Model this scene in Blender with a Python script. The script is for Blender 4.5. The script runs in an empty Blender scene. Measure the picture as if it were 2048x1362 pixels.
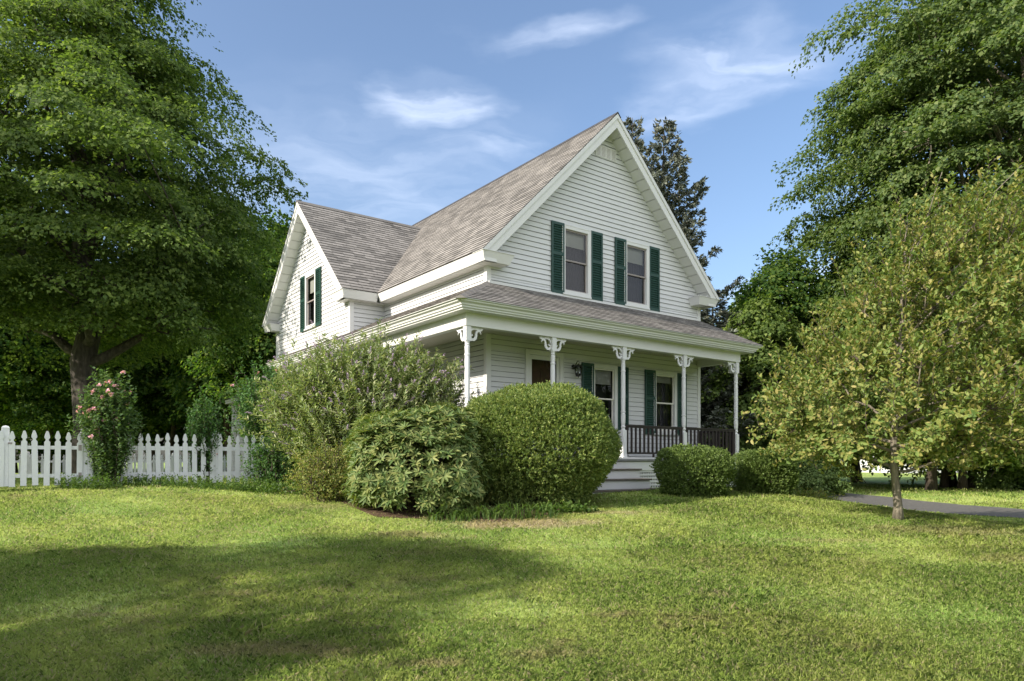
import bpy, math
import numpy as np
from mathutils import Vector

# ------------------------------------------------------------------ camera, sky, sun, exposure
SC = bpy.context.scene
COL = SC.collection
EYE = 0.68
cam = bpy.data.cameras.new("camera")
camo = bpy.data.objects.new("camera", cam)
COL.objects.link(camo)
camo.location = (0, 0, EYE)
camo.rotation_euler = (math.radians(90), 0, 0)
cam.sensor_width = 36
cam.lens = 1417 / 2048 * 36
cam.shift_y = (922 - 681) / 2048
cam.clip_start = 0.05
cam.clip_end = 4000
SC.camera = camo

SUN_EL = math.radians(27.5)
TO_SUN = np.array([-0.851, -0.524])          # horizontal direction towards the sun
SKY = 0.106
SC.view_settings.view_transform = 'Standard'
SC.view_settings.look = 'None'
SC.view_settings.gamma = 1
SC.view_settings.exposure = 1.30
W = bpy.data.worlds.new("World")
SC.world = W
W.use_nodes = True


def build_world():
    nt = W.node_tree
    nt.nodes.clear()
    N, Lk = nt.nodes.new, nt.links.new
    out = N('ShaderNodeOutputWorld')
    bg = N('ShaderNodeBackground')
    bg.inputs['Strength'].default_value = SKY
    sky = N('ShaderNodeTexSky')
    sky.sky_type = 'NISHITA'
    sky.sun_disc = False
    sky.sun_elevation = SUN_EL
    sky.sun_rotation = math.atan2(TO_SUN[0], TO_SUN[1])
    sky.altitude = 100
    sky.air_density = 1.0
    sky.dust_density = 3.6
    sky.ozone_density = 2.6
    tc = N('ShaderNodeTexCoord')
    sep = N('ShaderNodeSeparateXYZ')
    Lk(tc.outputs['Generated'], sep.inputs[0])

    def math_(op, a, b=None):
        m = N('ShaderNodeMath')
        m.operation = op
        for i, v in enumerate((a, b)):
            if v is None:
                continue
            if isinstance(v, (int, float)):
                m.inputs[i].default_value = v
            else:
                Lk(v, m.inputs[i])
        return m.outputs[0]
    zc = math_('MAXIMUM', sep.outputs['Z'], 0.04)
    px = math_('DIVIDE', sep.outputs['X'], zc)
    py = math_('DIVIDE', sep.outputs['Y'], zc)
    comb = N('ShaderNodeCombineXYZ')
    Lk(px, comb.inputs[0])
    Lk(py, comb.inputs[1])
    # warp the cloud layer so that the wisps have ragged edges
    nz = N('ShaderNodeTexNoise')
    nz.inputs['Scale'].default_value = 2.6
    nz.inputs['Detail'].default_value = 5
    Lk(comb.outputs[0], nz.inputs['Vector'])
    sub = N('ShaderNodeVectorMath')
    sub.operation = 'SUBTRACT'
    Lk(nz.outputs['Color'], sub.inputs[0])
    sub.inputs[1].default_value = (.5, .5, .5)
    sc = N('ShaderNodeVectorMath')
    sc.operation = 'SCALE'
    Lk(sub.outputs[0], sc.inputs[0])
    sc.inputs['Scale'].default_value = 0.65
    wp = N('ShaderNodeVectorMath')
    wp.operation = 'ADD'
    Lk(comb.outputs[0], wp.inputs[0])
    Lk(sc.outputs[0], wp.inputs[1])
    wis = N('ShaderNodeTexNoise')
    wis.inputs['Scale'].default_value = 1.0
    wis.inputs['Detail'].default_value = 7
    wis.inputs['Roughness'].default_value = .52
    mp = N('ShaderNodeMapping')
    mp.inputs['Scale'].default_value = (2.2, 5.5, 1)
    mp.inputs['Rotation'].default_value = (0, 0, -.35)
    Lk(wp.outputs[0], mp.inputs['Vector'])
    Lk(mp.outputs[0], wis.inputs['Vector'])
    total = None
    #        x     y     rx   ry  strength
    blobs = [(-.235, 1.98, .17, .15, .72), (.085, 1.62, .17, .08, .6), (.60, 1.82, .25, .17, .62), (.52, 1.98, .12, .10, .35),
             (-.10, 2.25, .22, .12, .5), (-.60, 2.6, .8, .6, .30), (1.7, 4.1, .35, .45, 1.2),
             (3.2, 2.2, 1.1, .8, .5), (-3, 1.2, 1.5, 1, .5), (0, -2, 2, 1, .5)]
    for bx, by, rx, ry, s in blobs:
        v = N('ShaderNodeVectorMath')
        v.operation = 'SUBTRACT'
        Lk(wp.outputs[0], v.inputs[0])
        v.inputs[1].default_value = (bx, by, 0)
        v2 = N('ShaderNodeVectorMath')
        v2.operation = 'MULTIPLY'
        Lk(v.outputs[0], v2.inputs[0])
        v2.inputs[1].default_value = (1 / rx, 1 / ry, 0)
        ln = N('ShaderNodeVectorMath')
        ln.operation = 'LENGTH'
        Lk(v2.outputs[0], ln.inputs[0])
        mr = N('ShaderNodeMapRange')
        mr.interpolation_type = 'SMOOTHSTEP'
        mr.inputs['From Min'].default_value = 1.5
        mr.inputs['From Max'].default_value = 0.0
        mr.inputs['To Min'].default_value = 0
        mr.inputs['To Max'].default_value = s
        Lk(ln.outputs['Value'], mr.inputs['Value'])
        total = mr.outputs[0] if total is None else math_('MAXIMUM', total, mr.outputs[0])
    w2 = N('ShaderNodeMapRange')
    w2.inputs['From Min'].default_value = .28
    w2.inputs['From Max'].default_value = .74
    w2.inputs['To Min'].default_value = .05
    w2.inputs['To Max'].default_value = 1
    Lk(wis.outputs['Fac'], w2.inputs['Value'])
    fac = math_('MULTIPLY', total, w2.outputs[0])
    fac = math_('MINIMUM', fac, .85)
    mix = N('ShaderNodeMixRGB')
    Lk(fac, mix.inputs['Fac'])
    Lk(sky.outputs[0], mix.inputs['Color1'])
    mix.inputs['Color2'].default_value = (5.2, 5.7, 6.7, 1)
    # unseen bright cloud added behind the viewer to lift the fill light
    bn = N('ShaderNodeTexNoise')
    bn.inputs['Scale'].default_value = 2.2
    bn.inputs['Detail'].default_value = 6
    Lk(tc.outputs['Generated'], bn.inputs['Vector'])
    bm = N('ShaderNodeMapRange')
    bm.interpolation_type = 'SMOOTHSTEP'
    bm.inputs['From Min'].default_value = .36
    bm.inputs['From Max'].default_value = .50
    Lk(bn.outputs['Fac'], bm.inputs['Value'])
    by = N('ShaderNodeMapRange')
    by.interpolation_type = 'SMOOTHSTEP'
    by.inputs['From Min'].default_value = .05
    by.inputs['From Max'].default_value = -.25
    Lk(sep.outputs['Y'], by.inputs['Value'])
    bf = math_('MULTIPLY', bm.outputs[0], by.outputs[0])
    mix2 = N('ShaderNodeMixRGB')
    Lk(bf, mix2.inputs['Fac'])
    Lk(mix.outputs[0], mix2.inputs['Color1'])
    mix2.inputs['Color2'].default_value = (7.0, 7.2, 7.7, 1)
    Lk(mix2.outputs[0], bg.inputs['Color'])
    Lk(bg.outputs[0], out.inputs['Surface'])


build_world()
sl = bpy.data.lights.new("sun", 'SUN')
sl.energy = 3.2
sl.angle = math.radians(0.6)
sl.color = (1.0, 0.91, 0.78)
slo = bpy.data.objects.new("sun", sl)
COL.objects.link(slo)
_d = Vector((TO_SUN[0] * math.cos(SUN_EL), TO_SUN[1] * math.cos(SUN_EL), math.sin(SUN_EL)))
slo.rotation_euler = _d.to_track_quat('Z', 'Y').to_euler()
slo.location = (-40, -20, 40)

SC.cycles.max_bounces = 7
SC.cycles.transparent_max_bounces = 8
SC.cycles.diffuse_bounces = 4
SC.cycles.glossy_bounces = 3
SC.cycles.transmission_bounces = 4
SC.cycles.caustics_reflective = False
SC.cycles.caustics_refractive = False

# ------------------------------------------------------------------ helpers
rng = np.random.default_rng(11)


def tag(o, label=None, cat=None, group=None, kind=None):
    if label: o['label'] = label
    if cat: o['category'] = cat
    if group: o['group'] = group
    if kind: o['kind'] = kind
    return o


def empty(name, loc, rz=0, label=None, cat=None, group=None):
    o = bpy.data.objects.new(name, None)
    COL.objects.link(o)
    o.empty_display_size = .3
    o.location = loc
    o.rotation_euler = (0, 0, rz)
    return tag(o, label, cat, group)


def mesh_obj(name, me, parent=None, loc=(0, 0, 0), rz=0):
    o = bpy.data.objects.new(name, me)
    COL.objects.link(o)
    o.location = loc
    o.rotation_euler = (0, 0, rz)
    if parent: o.parent = parent
    return o


def quads_mesh(name, V, F, mat, smooth=False):
    me = bpy.data.meshes.new(name)
    n, m, k = len(V), len(F), F.shape[1]
    me.vertices.add(n)
    me.vertices.foreach_set('co', np.ascontiguousarray(V, dtype=np.float32).ravel())
    me.loops.add(m * k)
    me.loops.foreach_set('vertex_index', np.ascontiguousarray(F, dtype=np.int32).ravel())
    me.polygons.add(m)
    me.polygons.foreach_set('loop_start', np.arange(0, m * k, k, dtype=np.int32))
    me.polygons.foreach_set('loop_total', np.full(m, k, dtype=np.int32))
    if smooth:
        me.polygons.foreach_set('use_smooth', np.ones(m, dtype=bool))
    me.update(calc_edges=True)
    me.materials.append(mat)
    return me


class MB:
    def __init__(s):
        s.v, s.f, s.uv, s.dark = [], [], [], []

    def add(s, vs, fs, uvs=None):
        n = len(s.v)
        s.v += [tuple(map(float, p)) for p in vs]
        for i, f in enumerate(fs):
            s.f.append(tuple(n + j for j in f))
            s.uv.append(uvs[i] if uvs else None)
        return s

    def box(s, x0, x1, y0, y1, z0, z1):
        return s.add([(x0, y0, z0), (x1, y0, z0), (x1, y1, z0), (x0, y1, z0), (x0, y0, z1), (x1, y0, z1), (x1, y1, z1), (x0, y1, z1)],
                     [(0, 3, 2, 1), (4, 5, 6, 7), (0, 1, 5, 4), (1, 2, 6, 5), (2, 3, 7, 6), (3, 0, 4, 7)])

    def frustum(s, b, t, z0, z1):
        (a0, a1, c0, c1), (d0, d1, e0, e1) = b, t
        return s.add([(a0, c0, z0), (a1, c0, z0), (a1, c1, z0), (a0, c1, z0), (d0, e0, z1), (d1, e0, z1), (d1, e1, z1), (d0, e1, z1)],
                     [(0, 3, 2, 1), (4, 5, 6, 7), (0, 1, 5, 4), (1, 2, 6, 5), (2, 3, 7, 6), (3, 0, 4, 7)])

    def prism(s, poly, a0, a1, axis='y'):
        n = len(poly)
        mk = {'y': lambda p, a: (p[0], a, p[1]), 'x': lambda p, a: (a, p[0], p[1]), 'z': lambda p, a: (p[0], p[1], a)}[axis]
        vs = [mk(p, a0) for p in poly] + [mk(p, a1) for p in poly]
        fs = [tuple(range(n)), tuple(range(2 * n - 1, n - 1, -1))] + [(i, i + n, (i + 1) % n + n, (i + 1) % n) for i in range(n)]
        return s.add(vs, fs)

    def ribbon(s, pts, ws, y0, y1):
        """flat scroll in the xz plane with a width at every point, extruded along y"""
        P = np.array(pts, float)
        T = np.gradient(P, axis=0)
        T /= np.linalg.norm(T, axis=1)[:, None]
        Nn = np.stack([-T[:, 1], T[:, 0]], 1)
        A = P + Nn * (np.array(ws) / 2)[:, None]
        B = P - Nn * (np.array(ws) / 2)[:, None]
        n = len(P)
        vs = [(p[0], y, p[1]) for y in (y0, y1) for L in (A, B) for p in L]
        fs = []
        for i in range(n - 1):
            a, b, c, d = i, n + i, 2 * n + i, 3 * n + i
            fs += [(a, a + 1, b + 1, b), (c, d, d + 1, c + 1), (a, c, c + 1, a + 1), (b, b + 1, d + 1, d)]
        fs += [(0, n, 3 * n, 2 * n), (n - 1, 3 * n - 1, 4 * n - 1, 2 * n - 1)]
        return s.add(vs, fs)

    def tube(s, path, rad, k=8, cap=True):
        P = np.array(path, float)
        n = len(P)
        T = np.gradient(P, axis=0) if n > 2 else np.array([P[1] - P[0]] * 2)
        T /= np.linalg.norm(T, axis=1)[:, None] + 1e-9
        up = np.array([0, 0, 1.]) if abs(T[0][2]) < .9 else np.array([1., 0, 0])
        vs = []
        u = np.cross(T[0], up)
        for i in range(n):
            u = u - T[i] * np.dot(u, T[i])
            u /= np.linalg.norm(u) + 1e-9
            w = np.cross(T[i], u)
            r = rad[i] if hasattr(rad, '__len__') else rad
            for j in range(k):
                a = 2 * math.pi * j / k
                vs.append(P[i] + r * (math.cos(a) * u + math.sin(a) * w))
        fs = [(i * k + j, i * k + (j + 1) % k, (i + 1) * k + (j + 1) % k, (i + 1) * k + j) for i in range(n - 1) for j in range(k)]
        if cap:
            fs += [tuple(range(k - 1, -1, -1)), tuple((n - 1) * k + j for j in range(k))]
        return s.add(vs, fs)

    def lathe(s, prof, k=16, cx=0, cy=0):
        vs = [(cx + r * math.cos(2 * math.pi * j / k), cy + r * math.sin(2 * math.pi * j / k), z) for r, z in prof for j in range(k)]
        n = len(prof)
        fs = [(i * k + j, i * k + (j + 1) % k, (i + 1) * k + (j + 1) % k, (i + 1) * k + j) for i in range(n - 1) for j in range(k)]
        fs += [tuple(range(k - 1, -1, -1)), tuple((n - 1) * k + j for j in range(k))]
        return s.add(vs, fs)

    def sweep(s, path, mit, prof):
        """profile (outward offset, z) swept along xy points with mitre vectors"""
        n = len(prof)
        vs = [(p[0] + m[0] * o, p[1] + m[1] * o, z) for p, m in zip(path, mit) for o, z in prof]
        fs = [(i * n + j, (i + 1) * n + j, (i + 1) * n + (j + 1) % n, i * n + (j + 1) % n) for i in range(len(path) - 1) for j in range(n)]
        fs += [tuple(range(n - 1, -1, -1)), tuple((len(path) - 1) * n + j for j in range(n))]
        return s.add(vs, fs)

    def mesh(s, name, mat, off=(0, 0, 0), bevel=0, smooth=False):
        me = bpy.data.meshes.new(name)
        o = np.array(off, float)
        me.from_pydata([tuple(np.array(p) - o) for p in s.v], [], s.f)
        if any(u is not None for u in s.uv):
            uvl = me.uv_layers.new(name='UVMap')
            k = 0
            for f, u in zip(s.f, s.uv):
                for j in range(len(f)):
                    if u is not None: uvl.data[k].uv = u[j]
                    k += 1
        if smooth:
            for p in me.polygons: p.use_smooth = True
        me.materials.append(mat)
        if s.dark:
            me.materials.append(M['lapshadow'])
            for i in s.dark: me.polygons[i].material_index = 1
        me.validate()
        return me

    def obj(s, name, mat, parent=None, off=(0, 0, 0), bevel=0, smooth=False, loc=(0, 0, 0), rz=0):
        o = mesh_obj(name, s.mesh(name, mat, off, smooth=smooth), parent, loc, rz)
        if bevel:
            m = o.modifiers.new('bevel', 'BEVEL')
            m.width = bevel
            m.segments = 1
            m.limit_method = 'ANGLE'
        return o


def copy_tree(o, parent=None):
    c = o.copy()
    COL.objects.link(c)
    c.parent = parent
    for ch in list(o.children):
        copy_tree(ch, c)
    return c


# ------------------------------------------------------------------ materials
def new_mat(name):
    m = bpy.data.materials.new(name)
    m.use_nodes = True
    nt = m.node_tree
    b = nt.nodes['Principled BSDF']
    return m, nt, b


def paint(name, col, rough=.55, var=.08, scale=6, bump=0.0, spec=.35, dirt=None):
    m, nt, b = new_mat(name)
    N, Lk = nt.nodes.new, nt.links.new
    tc = N('ShaderNodeTexCoord')
    nz = N('ShaderNodeTexNoise')
    nz.inputs['Scale'].default_value = scale
    nz.inputs['Detail'].default_value = 6
    nz.inputs['Roughness'].default_value = .6
    Lk(tc.outputs['Object'], nz.inputs['Vector'])
    cr = N('ShaderNodeValToRGB')
    cr.color_ramp.elements[0].position = .3
    cr.color_ramp.elements[1].position = .7
    cr.color_ramp.elements[0].color = tuple(c * (1 - var) for c in col) + (1,)
    cr.color_ramp.elements[1].color = tuple(min(1, c * (1 + var)) for c in col) + (1,)
    Lk(nz.outputs['Fac'], cr.inputs[0])
    last = cr.outputs[0]
    if dirt:
        n2 = N('ShaderNodeTexNoise')
        n2.inputs['Scale'].default_value = scale * .35
        n2.inputs['Detail'].default_value = 9
        n2.inputs['Roughness'].default_value = .72
        Lk(tc.outputs['Object'], n2.inputs['Vector'])
        mr = N('ShaderNodeMapRange')
        mr.inputs['From Min'].default_value = .56
        mr.inputs['From Max'].default_value = .74
        mr.inputs['To Max'].default_value = dirt[3]
        Lk(n2.outputs['Fac'], mr.inputs['Value'])
        mx = N('ShaderNodeMixRGB')
        Lk(mr.outputs[0], mx.inputs['Fac'])
        Lk(last, mx.inputs['Color1'])
        mx.inputs['Color2'].default_value = tuple(dirt[:3]) + (1,)
        last = mx.outputs[0]
    Lk(last, b.inputs['Base Color'])
    b.inputs['Roughness'].default_value = rough
    b.inputs['Specular IOR Level'].default_value = spec
    if bump:
        bp = N('ShaderNodeBump')
        bp.inputs['Strength'].default_value = bump
        bp.inputs['Distance'].default_value = .02
        n3 = N('ShaderNodeTexNoise')
        n3.inputs['Scale'].default_value = scale * 8
        n3.inputs['Detail'].default_value = 5
        Lk(tc.outputs['Object'], n3.inputs['Vector'])
        Lk(n3.outputs['Fac'], bp.inputs['Height'])
        Lk(bp.outputs[0], b.inputs['Normal'])
    return m


def grooved(name, col, width, axis):
    """soffit boards: thin grooves every `width` metres along an object axis"""
    m, nt, b = new_mat(name)
    N, Lk = nt.nodes.new, nt.links.new
    tc = N('ShaderNodeTexCoord')
    sp = N('ShaderNodeSeparateXYZ')
    Lk(tc.outputs['Object'], sp.inputs[0])
    mo = N('ShaderNodeMath')
    mo.operation = 'FRACT'
    dv = N('ShaderNodeMath')
    dv.operation = 'DIVIDE'
    dv.inputs[1].default_value = width
    Lk(sp.outputs[axis], dv.inputs[0])
    Lk(dv.outputs[0], mo.inputs[0])
    mr = N('ShaderNodeMapRange')
    mr.inputs['From Min'].default_value = .06
    mr.inputs['From Max'].default_value = .12
    Lk(mo.outputs[0], mr.inputs['Value'])
    mx = N('ShaderNodeMixRGB')
    Lk(mr.outputs[0], mx.inputs['Fac'])
    mx.inputs['Color1'].default_value = tuple(c * .72 for c in col) + (1,)
    mx.inputs['Color2'].default_value = tuple(col) + (1,)
    Lk(mx.outputs[0], b.inputs['Base Color'])
    b.inputs['Roughness'].default_value = .5
    bp = N('ShaderNodeBump')
    bp.inputs['Distance'].default_value = .01
    Lk(mr.outputs[0], bp.inputs['Height'])
    Lk(bp.outputs[0], b.inputs['Normal'])
    return m


def shingle_mat():
    m, nt, b = new_mat('asphalt shingles')
    N, Lk = nt.nodes.new, nt.links.new
    uv = N('ShaderNodeUVMap')
    uv.uv_map = 'UVMap'
    br = N('ShaderNodeTexBrick')
    br.inputs['Scale'].default_value = 1
    br.inputs['Brick Width'].default_value = 1.0
    br.inputs['Row Height'].default_value = 1.0
    br.inputs['Mortar Size'].default_value = .03
    br.inputs['Mortar Smooth'].default_value = .1
    br.inputs['Color1'].default_value = (0, 0, 0, 1)
    br.inputs['Color2'].default_value = (1, 1, 1, 1)
    br.inputs['Mortar'].default_value = (.1, .1, .1, 1)
    Lk(uv.outputs[0], br.inputs['Vector'])
    # random tabs within each brick row
    wn = N('ShaderNodeTexNoise')
    wn.inputs['Scale'].default_value = 1.6
    wn.inputs['Detail'].default_value = 3
    Lk(uv.outputs[0], wn.inputs['Vector'])
    tc = N('ShaderNodeTexCoord')
    big = N('ShaderNodeTexNoise')
    big.inputs['Scale'].default_value = .9
    big.inputs['Detail'].default_value = 6
    Lk(tc.outputs['Object'], big.inputs['Vector'])
    gr = N('ShaderNodeTexNoise')
    gr.inputs['Scale'].default_value = 120
    gr.inputs['Detail'].default_value = 3
    Lk(tc.outputs['Object'], gr.inputs['Vector'])
    a1 = N('ShaderNodeMixRGB')
    a1.inputs['Fac'].default_value = .55
    Lk(br.outputs['Color'], a1.inputs['Color1'])
    Lk(wn.outputs['Fac'], a1.inputs['Color2'])
    a2 = N('ShaderNodeMixRGB')
    a2.inputs['Fac'].default_value = .3
    Lk(a1.outputs[0], a2.inputs['Color1'])
    Lk(big.outputs['Fac'], a2.inputs['Color2'])
    a3 = N('ShaderNodeMixRGB')
    a3.inputs['Fac'].default_value = .22
    Lk(a2.outputs[0], a3.inputs['Color1'])
    Lk(gr.outputs['Fac'], a3.inputs['Color2'])
    cr = N('ShaderNodeValToRGB')
    e = cr.color_ramp.elements
    e[0].position, e[0].color = .30, (.100, .095, .090, 1)
    e[1].position, e[1].color = .70, (.32, .30, .28, 1)
    x = e.new(.5)
    x.color = (.222, .208, .193, 1)
    Lk(a3.outputs[0], cr.inputs[0])
    # a broken dark band runs along the edge of each course
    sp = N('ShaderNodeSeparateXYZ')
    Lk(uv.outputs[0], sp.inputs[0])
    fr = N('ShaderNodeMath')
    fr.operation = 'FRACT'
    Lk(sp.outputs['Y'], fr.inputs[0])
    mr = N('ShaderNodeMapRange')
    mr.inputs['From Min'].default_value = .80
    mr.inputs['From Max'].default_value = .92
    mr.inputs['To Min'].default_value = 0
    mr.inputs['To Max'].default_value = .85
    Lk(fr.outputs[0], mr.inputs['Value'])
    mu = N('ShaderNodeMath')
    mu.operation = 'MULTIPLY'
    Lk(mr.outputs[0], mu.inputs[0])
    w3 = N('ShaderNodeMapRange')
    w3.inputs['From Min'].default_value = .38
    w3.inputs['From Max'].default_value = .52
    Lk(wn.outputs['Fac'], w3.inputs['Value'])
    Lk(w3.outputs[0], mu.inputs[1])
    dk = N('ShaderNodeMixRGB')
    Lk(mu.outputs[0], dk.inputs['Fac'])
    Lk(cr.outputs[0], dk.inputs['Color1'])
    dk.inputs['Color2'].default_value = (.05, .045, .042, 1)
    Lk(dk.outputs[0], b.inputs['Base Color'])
    b.inputs['Roughness'].default_value = .9
    b.inputs['Specular IOR Level'].default_value = .2
    bp = N('ShaderNodeBump')
    bp.inputs['Strength'].default_value = .5
    bp.inputs['Distance'].default_value = .008
    Lk(a3.outputs[0], bp.inputs['Height'])
    Lk(bp.outputs[0], b.inputs['Normal'])
    return m


def leaf_mat(name, cols, trans=.3, rough=.45, spec=.35, tcol=None, gain=1.0):
    """cols: list of colours picked at random leaf by leaf"""
    cols = [tuple(min(.9, v * gain) for v in c) for c in cols]
    m = bpy.data.materials.new(name)
    m.use_nodes = True
    nt = m.node_tree
    b = nt.nodes['Principled BSDF']
    out = nt.nodes['Material Output']
    N, Lk = nt.nodes.new, nt.links.new
    g = N('ShaderNodeNewGeometry')
    cr = N('ShaderNodeValToRGB')
    e = cr.color_ramp.elements
    n = len(cols)
    e[0].position, e[0].color = 0, tuple(cols[0]) + (1,)
    e[1].position, e[1].color = 1, tuple(cols[-1]) + (1,)
    for i, c in enumerate(cols[1:-1], 1):
        x = e.new(i / (n - 1))
        x.color = tuple(c) + (1,)
    Lk(g.outputs['Random Per Island'], cr.inputs[0])
    Lk(cr.outputs[0], b.inputs['Base Color'])
    b.inputs['Roughness'].default_value = rough
    b.inputs['Specular IOR Level'].default_value = spec
    tr = N('ShaderNodeBsdfTranslucent')
    gm = N('ShaderNodeMixRGB')
    gm.blend_type = 'MULTIPLY'
    gm.inputs['Fac'].default_value = 1
    Lk(cr.outputs[0], gm.inputs['Color1'])
    gm.inputs['Color2'].default_value = tuple(tcol or (1.9, 2.1, .9)) + (1,)
    Lk(gm.outputs[0], tr.inputs['Color'])
    mx = N('ShaderNodeMixShader')
    mx.inputs['Fac'].default_value = trans
    Lk(b.outputs[0], mx.inputs[1])
    Lk(tr.outputs[0], mx.inputs[2])
    Lk(mx.outputs[0], out.inputs['Surface'])
    return m


def glass_mat():
    m = bpy.data.materials.new('window glass')
    m.use_nodes = True
    nt = m.node_tree
    nt.nodes.clear()
    N, Lk = nt.nodes.new, nt.links.new
    out = N('ShaderNodeOutputMaterial')
    gl = N('ShaderNodeBsdfGlossy')
    gl.inputs['Roughness'].default_value = .015
    tr = N('ShaderNodeBsdfTransparent')
    tr.inputs['Color'].default_value = (.75, .78, .78, 1)
    fr = N('ShaderNodeFresnel')
    fr.inputs['IOR'].default_value = 1.5
    mx = N('ShaderNodeMixShader')
    Lk(fr.outputs[0], mx.inputs['Fac'])
    Lk(tr.outputs[0], mx.inputs[1])
    Lk(gl.outputs[0], mx.inputs[2])
    Lk(mx.outputs[0], out.inputs['Surface'])
    return m


def bark_mat(name, c0, c1, sc=4):
    m, nt, b = new_mat(name)
    N, Lk = nt.nodes.new, nt.links.new
    tc = N('ShaderNodeTexCoord')
    mp = N('ShaderNodeMapping')
    mp.inputs['Scale'].default_value = (sc * 2.2, sc * 2.2, sc * .45)
    Lk(tc.outputs['Object'], mp.inputs[0])
    nz = N('ShaderNodeTexNoise')
    nz.inputs['Scale'].default_value = 1.8
    nz.inputs['Detail'].default_value = 8
    nz.inputs['Roughness'].default_value = .65
    Lk(mp.outputs[0], nz.inputs['Vector'])
    cr = N('ShaderNodeValToRGB')
    cr.color_ramp.elements[0].position = .35
    cr.color_ramp.elements[1].position = .68
    cr.color_ramp.elements[0].color = tuple(c0) + (1,)
    cr.color_ramp.elements[1].color = tuple(c1) + (1,)
    Lk(nz.outputs['Fac'], cr.inputs[0])
    Lk(cr.outputs[0], b.inputs['Base Color'])
    b.inputs['Roughness'].default_value = .9
    bp = N('ShaderNodeBump')
    bp.inputs['Strength'].default_value = .9
    bp.inputs['Distance'].default_value = .04
    Lk(nz.outputs['Fac'], bp.inputs['Height'])
    Lk(bp.outputs[0], b.inputs['Normal'])
    return m


def lawn_mat(name, blades):
    m, nt, b = new_mat(name)
    N, Lk = nt.nodes.new, nt.links.new
    gm = N('ShaderNodeNewGeometry')
    pos = gm.outputs['Position']

    def noise(scale, det=5, rough=.6, stretch=None):
        n = N('ShaderNodeTexNoise')
        n.inputs['Scale'].default_value = scale
        n.inputs['Detail'].default_value = det
        n.inputs['Roughness'].default_value = rough
        if stretch:
            mp = N('ShaderNodeMapping')
            mp.inputs['Scale'].default_value = stretch
            Lk(pos, mp.inputs[0])
            Lk(mp.outputs[0], n.inputs['Vector'])
        else:
            Lk(pos, n.inputs['Vector'])
        return n.outputs['Fac']

    def mrange(v, a, c, t0=0, t1=1):
        r = N('ShaderNodeMapRange')
        r.interpolation_type = 'SMOOTHSTEP'
        for k, x in zip(('From Min', 'From Max', 'To Min', 'To Max'), (a, c, t0, t1)):
            r.inputs[k].default_value = x
        Lk(v, r.inputs['Value'])
        return r.outputs[0]

    def mix(f, c1, c2):
        x = N('ShaderNodeMixRGB')
        if isinstance(f, float): x.inputs['Fac'].default_value = f
        else: Lk(f, x.inputs['Fac'])
        for s_, c in (('Color1', c1), ('Color2', c2)):
            if isinstance(c, tuple): x.inputs[s_].default_value = c + (1,)
            else: Lk(c, x.inputs[s_])
        return x.outputs[0]

    def mathn(op, a, c):
        x = N('ShaderNodeMath')
        x.operation = op
        for i, v in enumerate((a, c)):
            if isinstance(v, (int, float)): x.inputs[i].default_value = v
            else: Lk(v, x.inputs[i])
        return x.outputs[0]
    n1 = noise(.55, 6)
    c = mix(mrange(n1, .38, .62), (.27, .41, .080), (.47, .56, .145))
    n2 = noise(2.4, 5)
    c = mix(mrange(n2, .5, .68, 0, .65), c, (.16, .27, .050))
    n3 = noise(1.1, 8, .72, (1, 1.7, 1))
    dry = mrange(n3, .575, .70, 0, .75)
    # worn strip of dry turf in front of the foundation shrubs
    def spot(cx, cy, rx, ry, s):
        v = N('ShaderNodeVectorMath')
        v.operation = 'SUBTRACT'
        Lk(pos, v.inputs[0])
        v.inputs[1].default_value = (cx, cy, 0)
        v2 = N('ShaderNodeVectorMath')
        v2.operation = 'MULTIPLY'
        Lk(v.outputs[0], v2.inputs[0])
        v2.inputs[1].default_value = (1 / rx, 1 / ry, 0)
        l = N('ShaderNodeVectorMath')
        l.operation = 'LENGTH'
        Lk(v2.outputs[0], l.inputs[0])
        wob = mathn('MULTIPLY', mathn('SUBTRACT', n2, .5), 1.8)
        return mrange(mathn('ADD', l.outputs['Value'], wob), 1.1, .35, 0, s)
    for a in [(.15, 9.95, 1.5, .42, 1.0), (1.3, 10.75, 1.2, .22, .7), (-1.3, 9.2, .8, .25, .6), (6.0, 9.6, 1.6, .5, .55), (-3.1, 11.2, .8, .3, .45),
              (-1.9, 5.3, .9, .16, .7), (.3, 5.2, .5, .15, .6), (-2.6, 6.6, .5, .12, .5), (1.9, 6.6, .3, .15, .45), (5.6, 7.9, .6, .2, .4), (-.6, 5.05, .35, .10, .8), (-3.6, 6.1, .3, .10, .7), (-1.2, 8.2, .5, .10, .5), (2.6, 5.3, .25, .08, .6), (.9, 6.0, .22, .09, .6), (3.9, 8.9, .9, .14, .45)]:
        dry = mathn('MAXIMUM', dry, spot(*a))
    c = mix(dry, c, (.48, .39, .23))
    if blades:
        cr = mrange(gm.outputs['Random Per Island'], 0, 1, 0, 1)
        c = mix(mathn('MULTIPLY', cr, .55), c, (.50, .55, .17))
        c = mix(mrange(gm.outputs['Random Per Island'], .86, .90, 0, .8), c, (.56, .48, .31))
        c = mix(mrange(gm.outputs['Random Per Island'], .16, .10, 0, .6), c, (.07, .125, .03))
        tr = N('ShaderNodeBsdfTranslucent')
        Lk(c, tr.inputs['Color'])
        mx = N('ShaderNodeMixShader')
        mx.inputs['Fac'].default_value = .5
        Lk(b.outputs[0], mx.inputs[1])
        Lk(tr.outputs[0], mx.inputs[2])
        Lk(mx.outputs[0], nt.nodes['Material Output'].inputs['Surface'])
    else:
        f = noise(38, 4, .7)
        c = mix(mrange(f, .35, .65, .0, .6), c, (.075, .085, .035))
        bp = N('ShaderNodeBump')
        bp.inputs['Strength'].default_value = .8
        bp.inputs['Distance'].default_value = .03
        Lk(f, bp.inputs['Height'])
        Lk(bp.outputs[0], b.inputs['Normal'])
    Lk(c, b.inputs['Base Color'])
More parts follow.
